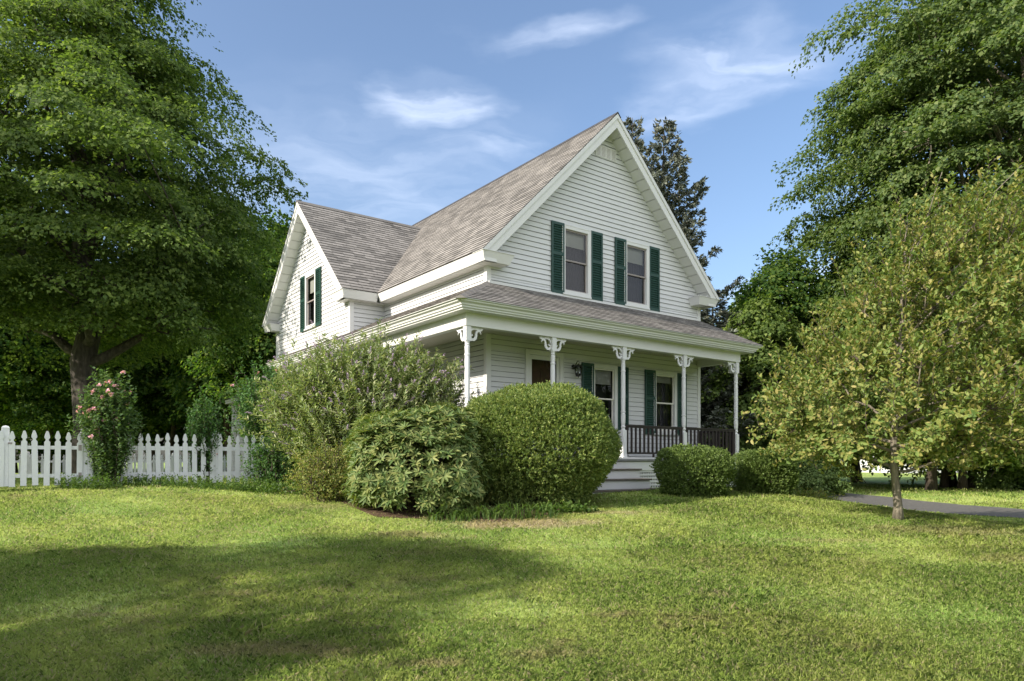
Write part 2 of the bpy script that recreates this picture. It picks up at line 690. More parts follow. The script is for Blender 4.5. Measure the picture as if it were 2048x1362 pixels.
    b.inputs['Roughness'].default_value = .75
    b.inputs['Specular IOR Level'].default_value = .25
    return m


M = {}
M['siding'] = paint('white vinyl siding', (.575, .58, .585), .5, .025, 1.2, dirt=(.50, .51, .48, .4))
M['lapshadow'] = paint('painted shadow lines under the clapboards', (.30, .305, .31), .8, .3, 6)  # dark colour paints in the shadow line below each lap
M['white'] = paint('white trim paint', (.62, .62, .615), .45, .02, 3, dirt=(.53, .53, .49, .35))
M['postpaint'] = paint('flaking white paint', (.66, .66, .67), .5, .03, 9, .15, dirt=(.45, .42, .38, .4))
M['soffit_x'] = grooved('soffit boards x', (.62, .61, .59), .15, 'X')
M['soffit_y'] = grooved('soffit boards y', (.62, .61, .59), .15, 'Y')
M['soffit_z'] = grooved('soffit boards z', (.62, .62, .61), .19, 'Z')
M['ceiling'] = grooved('porch ceiling boards', (.50, .48, .40), .09, 'X')
M['green'] = paint('green shutter paint', (.018, .054, .043), .42, .12, 14)
M['brown'] = paint('dark brown rail paint', (.030, .022, .022), .5, .2, 10)
M['black'] = paint('black metal', (.018, .018, .018), .35, .2, 20, spec=.5)
M['tread'] = paint('weathered tread boards', (.11, .095, .08), .8, .3, 14, .3)
M['deck'] = paint('grey deck paint', (.20, .20, .20), .6, .15, 8)
M['ridge'] = paint('dark ridge vent', (.045, .045, .05), .85, .3, 12)
M['shingle'] = shingle_mat()
M['sash'] = paint('sash vinyl', (.68, .66, .60), .4, .03, 5)
M['screen'] = paint('screen frame', (.26, .23, .22), .5, .08, 8)
M['blind'] = paint('roller blind fabric', (.52, .50, .45), .8, .06, 4)
M['room'] = paint('painted dark of unlit rooms', (.030, .028, .030), .9, .2, 3)  # near black stands in for the darkness of unlit rooms
M['curtain'] = paint('dark curtain', (.040, .036, .044), .9, .2, 7)
M['wood'] = paint('inner wooden door', (.10, .045, .025), .5, .3, 6)
M['glass'] = glass_mat()
M['lampglass'] = paint('lantern glass', (.50, .47, .40), .15, .05, 5, spec=.6)
M['mesh'] = paint('patterned chair fabric', (.20, .18, .19), .8, .75, 26)
M['concrete'] = paint('foundation', (.30, .29, .27), .9, .15, 5, .3)
M['asphalt'] = paint('driveway asphalt', (.105, .101, .094), .85, .25, 12, .35, dirt=(.16, .155, .14, .6))
M['fence'] = paint('white fence paint', (.62, .63, .65), .5, .04, 8, .1, dirt=(.50, .52, .48, .5))
M['bark'] = bark_mat('maple bark', (.030, .025, .020), (.110, .092, .075), 3)
M['bark2'] = bark_mat('grey bark', (.10, .085, .065), (.30, .26, .20), 5)
M['barkdark'] = bark_mat('dark twig bark', (.035, .025, .018), (.09, .07, .05), 6)
M['maple'] = leaf_mat('maple leaves', [(.038, .062, .017), (.058, .090, .024), (.085, .122, .032), (.125, .160, .042)], .36, .65, .15, gain=1.38)
M['maple_r'] = leaf_mat('right maple leaves', [(.042, .072, .024), (.066, .102, .034), (.095, .135, .045), (.140, .170, .060)], .3, .6, .16, gain=1.12)  # leaf colours used by the right hand maple
M['oak'] = leaf_mat('pale broad leaves', [(.050, .085, .022), (.085, .130, .034), (.135, .175, .048), (.18, .20, .06)], .32, .6, .2, gain=1.4)
M['wood_leaves'] = leaf_mat('woodland leaves', [(.020, .045, .012), (.035, .075, .016), (.060, .105, .022), (.12, .16, .03)], .42, .65, .15, gain=1.15)
M['spruce'] = leaf_mat('blue spruce needles', [(.075, .088, .062), (.12, .140, .105), (.19, .215, .175), (.12, .11, .070)], .08, .6, .3, (1, 1, 1))
M['magnolia'] = leaf_mat('olive and bronze leaves', [(.075, .120, .030), (.112, .160, .040), (.150, .186, .050), (.190, .190, .055), (.26, .225, .085)], .30, .5, .22, (1.5, 1.6, .7), gain=1.25)
M['yew'] = leaf_mat('yew needles', [(.044, .074, .020), (.074, .108, .028), (.115, .148, .040), (.165, .180, .052)], .2, .5, .25, gain=1.7)
M['box'] = leaf_mat('boxwood leaves', [(.048, .080, .022), (.080, .118, .030), (.120, .160, .044)], .2, .5, .25, gain=1.4)
M['rhodo'] = leaf_mat('rhododendron leaves', [(.050, .085, .026), (.078, .118, .034), (.120, .155, .048), (.18, .19, .065), (.07, .105, .034)], .18, .5, .22, gain=1.35)
M['azalea'] = leaf_mat('azalea leaves', [(.080, .125, .030), (.135, .175, .042), (.20, .20, .055), (.19, .155, .06)], .25, .5, .25, gain=1.3)
M['buddleia'] = leaf_mat('grey green narrow leaves', [(.085, .125, .050), (.130, .165, .070), (.18, .21, .10), (.24, .24, .14)], .25, .6, .2, gain=1.5)
M['sharon'] = leaf_mat('rose of sharon leaves', [(.042, .080, .030), (.070, .115, .042), (.110, .160, .060)], .25, .55, .25, gain=1.3)
M['lilac'] = leaf_mat('deep green shrub leaves', [(.035, .080, .028), (.055, .115, .036), (.090, .150, .050)], .25, .55, .25, gain=1.3)
M['pink'] = leaf_mat('pink petals', [(.66, .32, .44), (.78, .46, .58), (.74, .40, .54)], .3, .6)
M['purple'] = leaf_mat('faded purple florets', [(.32, .23, .40), (.46, .37, .54), (.38, .28, .30), (.52, .42, .40)], .2, .7, .2, (1, 1, 1))
M['weed'] = leaf_mat('weed leaves', [(.055, .110, .025), (.090, .150, .035), (.13, .19, .045)], .3, .5)
M['lawn'] = lawn_mat('lawn turf', False)
M['grass'] = lawn_mat('grass blades', True)
M['mulch'] = paint('dry bark mulch', (.13, .085, .050), .95, .5, 20, .8)
M['farroof'] = paint('grey far roof', (.20, .20, .21), .9, .1, 3)

# ------------------------------------------------------------------ frames of reference
HA = math.atan2(.5966, .8025)          # the house is turned by this angle


def H2W(X, Y, z=0):
    return (.8025 * X - .5966 * Y, .5966 * X + .8025 * Y, z)


_ty = np.array([-400, -30, -6, 0, 3, 4.8, 7.5, 10.2, 11.5, 12.7, 14, 16, 26, 60, 400], float)
_tz = np.array([-1.7, -1.6, -1.3, -1.12, -.98, -.80, -.485, -.17, -.02, .07, .09, .08, .0, -.1, -.1], float)
_gy = np.arange(-60, 100, .25)
_gz = np.interp(_gy, _ty, _tz)
_k = np.hanning(9)
_k /= _k.sum()
_gz = np.convolve(np.pad(_gz, 4, 'edge'), _k, 'valid')


def sst(x, a, b):
    t = np.clip((x - a) / (b - a), 0, 1)
    return t * t * (3 - 2 * t)


def ground(x, y):
    x = np.asarray(x, float)
    y = np.asarray(y, float)
    z = np.interp(y, _gy, _gz)
    z = z + .19 * sst(-x, 2.5, 8) * sst(y, 8.5, 12) * (1 - sst(y, 15, 24))
    z = z - .50 * sst(x, 4.2, 9) * sst(y, 8, 13.5) * (1 - .55 * sst(y, 15, 20))
    z = z + .02 * np.sin(x * 1.1 + y * .6) * np.sin(y * .9 - x * .4) * (1 - sst(np.hypot(x, y), 30, 60))
    return z


def gz(x, y):
    return float(ground(x, y))


# ------------------------------------------------------------------ ground, driveway
def grid_sheet(name, xs, ys, mat, fn, smooth=True):
    X, Y = np.meshgrid(xs, ys)
    V = np.stack([X.ravel(), Y.ravel(), fn(X.ravel(), Y.ravel())], 1)
    nx, ny = len(xs), len(ys)
    i = (np.arange(ny - 1)[:, None] * nx + np.arange(nx - 1)[None]).ravel()
    F = np.stack([i, i + 1, i + nx + 1, i + nx], 1)
    return mesh_obj(name, quads_mesh(name, V, F, mat, smooth))


xs = np.concatenate([[-900, -400, -200, -100, -60, -40, -30], np.arange(-24, 26.01, .25), [30, 40, 60, 100, 200, 400, 900]])
ys = np.concatenate([[-900, -400, -200, -100, -50, -30, -20, -10, -5], np.arange(0, 34.01, .25), [38, 45, 60, 100, 200, 400, 900]])
tag(grid_sheet('lawn', xs, ys, M['lawn'], ground), kind='structure')

mb = []
hx = np.linspace(15.9, 18.5, 12)
hy = np.concatenate([np.arange(-14, 34, .3)])
HX, HY = np.meshgrid(hx, hy)
# the near end swings away to the road
shift = 3.0 * sst(-HY, -2, 12)
WX = .8025 * (HX + shift) - .5966 * HY
WY = .5966 * (HX + shift) + .8025 * HY
wob = .06 * np.sin(HY * 2.3) + .04 * np.sin(HY * 5.1 + 1)
edge = (np.abs(HX - 17.2) > 1.25)
WX = WX + np.where(edge, wob, 0)
V = np.stack([WX.ravel(), WY.ravel(), ground(WX.ravel(), WY.ravel()) + .012], 1)
nx = len(hx)
i = (np.arange(len(hy) - 1)[:, None] * nx + np.arange(nx - 1)[None]).ravel()
tag(mesh_obj('driveway', quads_mesh('driveway', V, np.stack([i, i + 1, i + nx + 1, i + nx], 1), M['asphalt'], True)), kind='structure')

# planting bed with mulch along the front of the porch
bx = np.linspace(-5.0, 1.15, 60)
by = np.linspace(0, 1, 12)
BX, BT = np.meshgrid(bx, by)
lo = np.interp(BX, [-5, -3.2, -2, -.2, 1.2, 2.3, 4.4], [13.4, 12.2, 10.35, 10.05, 10.9, 11.6, 12.4])
hi = np.interp(BX, [-5, -2, 0, 4.4], [14.0, 12.9, 12.3, 14.6])
BY = lo + (hi - lo) * BT
V = np.stack([BX.ravel(), BY.ravel(), ground(BX.ravel(), BY.ravel()) + .010], 1)
nx = len(bx)
i = (np.arange(len(by) - 1)[:, None] * nx + np.arange(nx - 1)[None]).ravel()
tag(mesh_obj('planting_bed', quads_mesh('planting_bed', V, np.stack([i, i + 1, i + nx + 1, i + nx], 1), M['mulch'], True)), kind='structure')


# ------------------------------------------------------------------ the house (X right along the front, Y away, Z above the eye)
GZ = -.75        # ground under the house, relative to the eye
HO = np.array([11.2, 16.5, GZ])      # origin of the house thing in house coordinates
house = empty('house', H2W(HO[0], HO[1], EYE + HO[2]), HA,
              'white clapboard farmhouse with steep brown shingled gables, green shutters and a wraparound front porch', 'house')


def hp(mb, name, mat, parent=None, bevel=0, smooth=False):
    """a part of the house given in house coordinates"""
    p = parent or house
    off = HO if p is house or p.parent is house and tuple(p.location) == (0, 0, 0) else HO
    return mb.obj(name, mat, p, off, bevel, smooth)


CO = .106


def siding(mb, lo, hi, z0, z1, holes, to3d, base=0.0):
    lv = set([z0, z1])
    k0 = math.floor((z0 - base) / CO)
    k1 = math.ceil((z1 - base) / CO)
    for k in range(k0, k1 + 1):
        z = base + k * CO
        if z0 < z < z1: lv.add(round(z, 5))
    for h in holes:
        for z in h[2:]:
            if z0 < z < z1: lv.add(round(z, 5))
    lv = sorted(lv)

    def out(z, top):
        t = ((z - base) / CO)
        t = t - math.floor(t + (1e-4 if not top else -1e-4))
        return .016 * (1 - t) + .002
    prev = None
    for a, b in zip(lv[:-1], lv[1:]):
        if b - a < 1e-4: continue
        la, ha, lb, hb = lo(a), hi(a), lo(b), hi(b)
        segs = [(0.0, 1.0)]
        w = ha - la
        cuts = [(h[0], h[1]) for h in holes if h[2] < (a + b) / 2 < h[3]]
        rng_ = [(la, ha, lb, hb)]
        for c0, c1 in sorted(cuts):
            x = rng_.pop()
            rng_.append((x[0], c0, x[2], c0))
            rng_.append((c1, x[1], c1, x[3]))
        oa, ob = out(a, False), out(b, True)
        gp = .0095 if b - a > .05 else 0
        ob2 = ob + .0
        for (pa, qa, pb, qb) in rng_:
            if qa - pa < 1e-3 and qb - pb < 1e-3: continue
            if gp:
                fr_ = (b - gp - a) / (b - a)
                pm, qm = pa + (pb - pa) * fr_, qa + (qb - qa) * fr_
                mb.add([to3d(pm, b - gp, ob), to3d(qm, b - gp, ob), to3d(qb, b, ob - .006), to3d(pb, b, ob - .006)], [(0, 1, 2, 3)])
                mb.dark.append(len(mb.f) - 1)  # strip coloured dark as the lap's shadow
                mb.add([to3d(pa, a, oa), to3d(qa, a, oa), to3d(qm, b - gp, ob), to3d(pm, b - gp, ob)], [(0, 1, 2, 3)])
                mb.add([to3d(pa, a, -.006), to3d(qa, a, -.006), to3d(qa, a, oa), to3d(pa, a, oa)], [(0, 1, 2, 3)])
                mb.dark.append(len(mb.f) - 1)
                continue
            mb.add([to3d(pa, a, oa), to3d(qa, a, oa), to3d(qb, b, ob), to3d(pb, b, ob)], [(0, 1, 2, 3)])
            mb.add([to3d(pa, a, .001), to3d(qa, a, .001), to3d(qa, a, oa), to3d(pa, a, oa)], [(0, 1, 2, 3)])
    return mb


XL, XR, YF, YB = 7.97, 14.48, 11.55, 21.4
XC, ZR, SL = 11.225, 7.70, 1.01
WXL, WY0 = 7.07, 16.05
YC, ZW, SW = 18.725, 6.99, .975
# openings: (a0, a1, z0, z1)
UP = [(9.985, 10.64), (11.86, 12.515)]
LOW = [(10.85, 11.46), (12.85, 13.50)]
front_holes = [(a, b, 3.66, 4.99) for a, b in UP] + [(a, b, .72, 2.07) for a, b in LOW] + [(9.0, 9.84, .05, 2.20)]
under = 7.44
mbw = MB()
siding(mbw, lambda z: max(XL, XC - (under - z) / SL), lambda z: min(XR, XC + (under - z) / SL), GZ + .02, under - .01, front_holes,
       lambda a, z, o: (a, YF - o, z))
wall_front = hp(mbw, 'wall', M['siding'])
# left walls
mbw = MB()
siding(mbw, lambda z: YF, lambda z: WY0, GZ + .02, 4.0, [], lambda a, z, o: (XL - o, a, z))
siding(mbw, lambda z: WXL, lambda z: XL, GZ + .02, 4.0, [], lambda a, z, o: (a, WY0 - o, z))
under2 = ZW - .26
siding(mbw, lambda z: max(WY0, YC - (under2 - z) / SW), lambda z: min(YB, YC + (under2 - z) / SW), GZ + .02, under2 - .01,
       [(18.27, 18.90, 3.66, 4.99)], lambda a, z, o: (WXL - o, a, z))
siding(mbw, lambda z: YF, lambda z: YB, GZ + .02, 4.0, [], lambda a, z, o: (XR + o, a, z))
siding(mbw, lambda z: max(WXL, XC - (under - z) / SL) if z > 4 else WXL, lambda z: min(XR, XC + (under - z) / SL), GZ + .02, under - .01, [],
       lambda a, z, o: (a, YB + o, z))
hp(mbw, 'wall', M['siding'])['label'] = 'side walls of white clapboard with the left cross gable'
# corner boards
cb = MB()
for (x, y, z1) in [(XL, YF, 3.9), (XR, YF, 3.9), (WXL, WY0, 3.9), (WXL, YB, 3.9), (XR, YB, 3.9)]:
    sx = 1 if x < 11 else -1
    sy = 1 if y < 20 else -1
    cb = MB()
    # an L of two boards
    xa, xb = sorted((x - sx * .026, x + sx * .085))
    ya, yb = sorted((y - sy * .026, y + sy * .004))
    cb.box(xa, xb, ya, yb, GZ, z1)
    xa, xb = sorted((x - sx * .026, x + sx * .006))
    ya, yb = sorted((y + sy * .004, y + sy * .085))
    cb.box(xa, xb, ya, yb, GZ, z1)
    hp(cb, 'corner_board', M['white'], bevel=.004)
fd = MB()
fd.box(XL + .05, XR - .05, YF + .05, YB - .05, GZ - .3, GZ + .06)
fd.box(WXL + .05, XL + .05, WY0 + .05, YB - .05, GZ - .3, GZ + .06)
hp(fd, 'foundation', M['concrete'])


def courses(mb, n, p0, p1, lo, hi, along, tab=.30, lift=.013, seed=0):
    """n shingle courses from eave point p0 to ridge point p1 (points in the plane across), lo/hi(t) limits along the eave axis"""
    p0, p1 = np.array(p0, float), np.array(p1, float)
    d = p1 - p0
    nrm = np.array([-d[1], d[0]])
    nrm /= np.linalg.norm(nrm)
    if nrm[1] < 0: nrm = -nrm
    r = np.random.default_rng(seed)
    for k in range(n):
        t0, t1 = k / n, (k + 1) / n
        a = p0 + d * t0 + nrm * lift
        b = p0 + d * t1 + nrm * .001
        c = p0 + d * t0 - nrm * .002
        l0, h0, l1, h1 = lo(t0), hi(t0), lo(t1), hi(t1)
        if h1 - l1 < 1e-3 and h0 - l0 < 1e-3: continue
        mk = (lambda w, q: (w, q[0], q[1])) if along == 'x' else (lambda w, q: (q[0], w, q[1]))
        of = r.random() * 3
        u = lambda w: w / tab + of
        mb.add([mk(l0, a), mk(h0, a), mk(h1, b), mk(l1, b)], [(0, 1, 2, 3)], [[(u(l0), k + .02), (u(h0), k + .02), (u(h1), k + .98), (u(l1), k + .98)]])
        mb.add([mk(l0, c), mk(h0, c), mk(h0, a), mk(l0, a)], [(0, 1, 2, 3)], [[(u(l0), k + .9), (u(h0), k + .9), (u(h0), k + .95), (u(l0), k + .95)]])


EX0, EX1 = 7.63, 14.82
EZ = ZR - SL * (XC - EX0)
rf = MB()
courses(rf, 40, (EX0, EZ), (XC, ZR), lambda t: 11.18, lambda t: YB + .34, 'y', seed=1)
courses(rf, 40, (EX1, EZ), (XC, ZR), lambda t: 11.18, lambda t: YB + .34, 'y', seed=2)
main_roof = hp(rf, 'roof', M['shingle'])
main_roof['label'] = 'steep main gable roof of brown shingles'
rc = MB()
rc.prism([(XC - .10, ZR - .085), (XC, ZR + .025), (XC + .10, ZR - .085), (XC, ZR + .0)], 11.17, YB + .35, 'y')
hp(rc, 'ridge_vent', M['ridge'], main_roof)
EY0, EY1 = 15.74, 21.71
EZW = ZW - SW * (YC - EY0)
rf = MB()


def wing_hi(z):
    return min(XC, XC - (ZR - z) / SL + .12)


courses(rf, 33, (EY0, EZW), (YC, ZW), lambda t: 6.71, lambda t: wing_hi(EZW + (ZW - EZW) * t), 'x', seed=3)
courses(rf, 33, (EY1, EZW), (YC, ZW), lambda t: 6.71, lambda t: wing_hi(EZW + (ZW - EZW) * t), 'x', seed=4)
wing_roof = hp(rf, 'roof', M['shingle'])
wing_roof['label'] = 'smaller cross gable roof over the left wing'
rc = MB()
rc.prism([(YC - .10, ZW - .075), (YC, ZW + .022), (YC + .10, ZW - .075), (YC, ZW)], 6.70, 10.55, 'x')
hp(rc, 'ridge_cap', M['shingle'], wing_roof)

# rakes of the front gable and of the wing gable, back gable too


def rake(c, zr, s, e0, e1, ez, a_out, a_in, axis, dirn):
    """c ridge coordinate, e0/e1 eaves, boards from a_out towards the wall a_in"""
    t = .035 * dirn
    for sgn, e in ((-1, e0), (1, e1)):
        rk = MB()
        sf = MB()
        zt = zr - .018
        # main board
        xb = c + sgn * ((zt - .30) - (ez - .02)) / s
        xt = c + sgn * (zt - (ez - .02)) / s
        lo_, hi_ = sorted((a_out, a_out + t))
        rk.prism([(c, zt), (xt, ez - .02), (xb, ez - .02), (c, zt - .30)], lo_, hi_, axis)
        # crown strip along its top
        xb2 = c + sgn * ((zt - .10) - (ez - .02)) / s
        lo_, hi_ = sorted((a_out - .022 * dirn, a_out - .001 * dirn))
        rk.prism([(c, zt + .001), (xt + sgn * .012, ez - .02), (xb2, ez - .02), (c, zt - .10)], lo_, hi_, axis)
        # soffit between board and wall
        lo_, hi_ = sorted((a_out + t, a_in))
        x1 = c + sgn * ((zt - .27) - (ez - .02)) / s
        x2 = c + sgn * ((zt - .285) - (ez - .02)) / s
        sf.prism([(c, zt - .255), (x1, ez - .02), (x2, ez - .02), (c, zt - .272)], lo_, hi_, axis)
        hp(rk, 'rake_board', M['white'])
        hp(sf, 'rake_soffit', M['soffit_z'])


rake(XC, ZR, SL, EX0, EX1, EZ, 11.20, YF, 'y', 1)
rake(YC, ZW, SW, EY0, EY1, EZW, 6.74, WXL, 'x', 1)
rake(XC, ZR, SL, EX0, EX1, EZ, YB + .33, YB, 'y', -1)
# eaves: sloped crown fascia plus level soffit
zt, zb = EZ - .015, EZ - .20
IN = .07
hp(MB().prism([(EX0 + .01, zt), (EX0 + .01 + IN, zb), (XL + .02, zb), (XL + .02, zt + .2)], 11.245, 15.76, 'y'), 'eave_fascia', M['white'])
hp(MB().prism([(EX1 - .01, zt), (EX1 - .01 - IN, zb), (XR - .02, zb), (XR - .02, zt + .2)], 11.245, YB + .3, 'y'), 'eave_fascia', M['white'])
hp(MB().prism([(EY0 + .01, EZW - .015), (EY0 + .01 + IN, zb), (WY0 + .02, zb), (WY0 + .02, EZW + .18)], 6.78, 7.66, 'x'), 'eave_fascia', M['white'])
hp(MB().prism([(EY1 - .01, EZW - .015), (EY1 - .01 - IN, zb), (YB - .02, zb), (YB - .02, EZW + .18)], 6.78, 7.97, 'x'), 'eave_fascia', M['white'])
hp(MB().box(EX0 + .10, XL - .001, 11.30, 15.80, zb - .006, zb - .002), 'eave_soffit', M['soffit_y'])
hp(MB().box(EX0 + .10, XL + .3, 11.30, YF - .02, zb - .0075, zb - .003), 'eave_soffit', M['soffit_y'])
hp(MB().box(XR + .02, EX1 - .10, 11.30, YB, zb - .006, zb - .002), 'eave_soffit', M['soffit_y'])
hp(MB().box(6.86, XL - .02, EY0 + .10, WY0 - .02, zb - .009, zb - .005), 'eave_soffit', M['soffit_x'])
hp(MB().box(6.86, WXL - .02, WY0 - .02, WY0 + .28, zb - .009, zb - .005), 'eave_soffit', M['soffit_x'])


# cornice returns (frustum boxes wrapping the corners)
def creturn(x0, x1, y0, y1, ins):
    m = MB()
    zt2, zb2 = EZ - .016, EZ - .20
    m.frustum((x0 + ins[0], x1 - ins[1], y0 + ins[2], y1 - ins[3]), (x0, x1, y0, y1), zb2, zt2)
    # low metal cap sloping back to the wall
    m.frustum((x0 - .012, x1 + .012, y0 - .012, y1), (x0 - .012, x1 + .012, y0 - .012, y1), zt2 + .001, zt2 + .010)
    return hp(m, 'cornice_return', M['white'])


creturn(EX0 + .01, 8.39, 11.20, YF + .0, (IN, IN, IN, 0))
creturn(14.06, EX1 - .01, 11.20, YF + .0, (IN, IN, IN, 0))
creturn(6.74, WXL, EY0 + .01, 16.42, (IN, 0, IN, IN))
creturn(6.74, WXL, 21.03, EY1 - .01, (IN, 0, IN, IN))
# gable vent: four columns of little louvre slots
gv = MB()
gv.box(10.88, 11.52, YF - .030, YF - .012, 6.80, 7.06)
vent = hp(gv, 'gable_vent', M['white'], bevel=.005)
gv = MB()
for c_ in range(4):
    for r_ in range(8):
        x = 10.905 + c_ * .155
        z = 6.825 + r_ * .028
        gv.box(x, x + .125, YF - .0325, YF - .0285, z, z + .009)
hp(gv, 'vent_slots', M['screen'], vent)


# ---- windows
def shutter_mesh(h):
    w = .352
    m = MB()
    f = .045
    y0, y1 = -.032, 0
    m.box(0, f, y0, y1, 0, h)
    m.box(w - f, w, y0, y1, 0, h)
    for a, b in ((0, .075), (h * .56 - .035, h * .56 + .035), (h - .06, h)):
        m.box(f, w - f, y0 + .001, y1, a, b)
    
    m.box(f - .004, w - f + .004, -.0045, -.0005, .05, h - .04)
    for (a, b) in ((.075, h * .56 - .035), (h * .56 + .035, h - .06)):
        n = int((b - a) / .052)
        for k in range(n):
            z = a + (b - a) * (k + .5) / n
            m.prism([(-.030, z - .017), (-.026, z - .020), (-.006, z + .010), (-.010, z + .013)], f, w - f, 'x')
    return m.mesh('shutter', M['green'])


SH = shutter_mesh(1.52)


def box_frame(m, x0, x1, z0, z1, t, y0, y1, tb=None):
    tb = tb or t
    m.box(x0, x0 + t, y0, y1, z0, z1)
    m.box(x1 - t, x1, y0, y1, z0, z1)
    m.box(x0 + t, x1 - t, y0, y1, z1 - t, z1)
    m.box(x0 + t, x1 - t, y0, y1, z0, z0 + tb)


def make_window(w, h, loc, rz=0, dark=False, blind=.42, label=None, shl=-.04, shr=.0, casing='white', inner='white', sash='screen', curtain=False):
    """local frame: x across, front is -y, z from the bottom of the opening; w,h = opening size"""
    m = MB()
    T = .075
    box_frame(m, -w / 2 - T, w / 2 + T, -T, h + T, T + .001, -.045, .03, .09)
    box_frame(m, -w / 2 - T - .012, w / 2 + T + .012, -T - .012, h + T + .012, .018, -.052, -.010)
    m.box(-w / 2 - T - .01, w / 2 + T + .01, -.070, -.046, -T - .02, -T + .018)
    win = m.obj('window', M[casing], house, bevel=.003, loc=loc, rz=rz)
    if label: win['label'] = label
    # recess of the opening
    r = MB()
    d = .24
    a, b = -w / 2, w / 2
    r.add([(a, 0, 0), (b, 0, 0), (b, 0, h), (a, 0, h), (a, d, 0), (b, d, 0), (b, d, h), (a, d, h)],
          [(4, 5, 6, 7), (0, 1, 5, 4), (2, 3, 7, 6), (1, 2, 6, 5), (3, 0, 4, 7)])
    r.obj('recess', M['room'], win)
    s = MB()
    mid = h * .5
    box_frame(s, a, b, mid - .018, h, .034, -.012, .012)
    box_frame(s, a, b, 0, mid + .018, .034, .016, .040, .05)
    s.obj('sash', M[sash], win, bevel=.002)
    g = MB()
    g.add([(a + .03, 0, mid), (b - .03, 0, mid), (b - .03, 0, h - .03), (a + .03, 0, h - .03)], [(0, 1, 2, 3)])
    g.obj('pane', M['glass'], win)
    g = MB()
    g.add([(a + .03, .028, .04), (b - .03, .028, .04), (b - .03, .028, mid), (a + .03, .028, mid)], [(0, 1, 2, 3)])
    g.obj('pane', M['glass'], win)
    if blind:
        g = MB()
        g.box(a + .01, b - .01, .075, .08, h * (1 - blind), h - .005)
        g.box(a + .01, b - .01, .07, .085, h * (1 - blind) - .015, h * (1 - blind))
        g.obj('blind', M['blind'], win)
    if curtain:
        g = MB()
        n = 26
        P = [(a + (b - a) * i_ / n, .15 + .006 * math.sin(i_ * 1.9)) for i_ in range(n + 1)]
        g.add([(x, y, z) for x, y in P for z in (.02, h - .02)], [(2 * i_, 2 * i_ + 2, 2 * i_ + 3, 2 * i_ + 1) for i_ in range(n)])
        g.obj('curtain', M['curtain'], win)
    zs = (h - 1.52) / 2
    for xo in (-w / 2 - T - .352 + .0 + shl * -1, w / 2 + T + .012 + shr):
        o = mesh_obj('shutter', SH, win, (xo, -.022, zs))
    return win


rel = lambda X, Y, Z: (X - HO[0], Y - HO[1], Z - HO[2])
for (a, b), lb, bl in zip(UP, ('upper gable window on the left', 'upper gable window on the right'), (.24, .26)):
    make_window(b - a, 1.33, rel((a + b) / 2, YF, 3.66), 0, blind=bl, label=lb, curtain=True)
make_window(LOW[0][1] - LOW[0][0], 1.35, rel(sum(LOW[0]) / 2, YF, .72), 0, blind=.24, label='porch window beside the lantern', sash='sash', curtain=False)
make_window(LOW[1][1] - LOW[1][0], 1.35, rel(sum(LOW[1]) / 2, YF, .72), 0, blind=.12, label='porch window at the right end of the porch', sash='sash', curtain=True)
make_window(.63, 1.33, rel(WXL, 18.585, 3.66), -math.pi / 2, blind=.30, label='window in the left cross gable', curtain=True, shl=-.02)

# ---- front door
m = MB()
box_frame(m, 8.92, 9.92, -.2, 2.29, .085, YF - .045, YF + .02)
box_frame(m, 8.905, 9.935, -.2, 2.305, .016, YF - .052, YF - .01)
door = hp(m, 'door', M['white'], bevel=.003)
m = MB()
box_frame(m, 9.0, 9.84, .05, 2.20, .085, YF - .02, YF + .015, .35)
m.box(9.085, 9.755, YF - .018, YF + .012, 1.02, 1.09)
hp(m, 'storm_door', M['white'], door, bevel=.003)
m = MB()
m.add([(9.07, YF, .38), (9.77, YF, .38), (9.77, YF, 2.13), (9.07, YF, 2.13)], [(0, 1, 2, 3)])
hp(m, 'pane', M['glass'], door)
m = MB()
m.box(9.0, 9.84, YF + .16, YF + .2, .05, 2.2)
m.box(9.0, 9.01, YF + .02, YF + .16, .05, 2.2)
m.box(9.83, 9.84, YF + .02, YF + .16, .05, 2.2)
m.box(9.01, 9.83, YF + .02, YF + .16, 2.19, 2.2)
for x in (9.12, 9.45):
    for z in (.2, .8, 1.4):
        m.box(x, x + .27, YF + .148, YF + .161, z, z + .5)
hp(m, 'inner_door', M['wood'], door)
m = MB()
m.tube([(9.79, YF - .03, 1.02), (9.79, YF - .07, 1.03), (9.79, YF - .07, 1.15), (9.79, YF - .03, 1.16)], .009, 6)
hp(m, 'handle', M['black'], door, smooth=True)

# ---- porch: deck, roof, beam, posts
PX, PY, PE = 6.77, 10.42, 14.43           # post lines
PZ = .04
m = MB()
m.box(6.62, 14.55, 10.28, YF - .03, -.01, PZ)
m.box(6.62, XL - .03, YF - .03, 20.1, -.011, PZ - .001)
m.box(6.615, 14.555, 10.262, 10.279, PZ - .035, PZ - .0)
deck = hp(m, 'porch_deck', M['deck'])
m = MB()
m.box(6.66, 14.50, 10.30, 10.33, -.20, -.011)
m.box(6.66, 6.69, 10.33, 20.05, -.20, -.012)
m.box(14.47, 14.50, 10.33, YF - .03, -.20, -.012)
m.box(6.66, 14.5, 10.34, 10.36, PZ, PZ + .035)
m.box(10.78, 14.5, 10.305, 10.325, GZ + .0, GZ + .1)
hp(m, 'deck_skirt', M['white'], deck, bevel=.003)


def lattice(x0, x1, z0, z1, y, axis):
    m = MB()
    p = .072
    n = int((x1 - x0) / p)
    for k in range(n + 1):
        a = x0 + k * p
        if axis == 'x': m.box(a, a + .036, y + .010, y + .017, z0, z1)
        else: m.box(y + .010, y + .017, a, a + .036, z0, z1)
    n = int((z1 - z0) / p)
    for k in range(n + 1):
        z = z1 - .036 - k * p
        if axis == 'x': m.box(x0, x1, y, y + .007, z, z + .036)
        else: m.box(y, y + .007, x0, x1, z, z + .036)
    return m


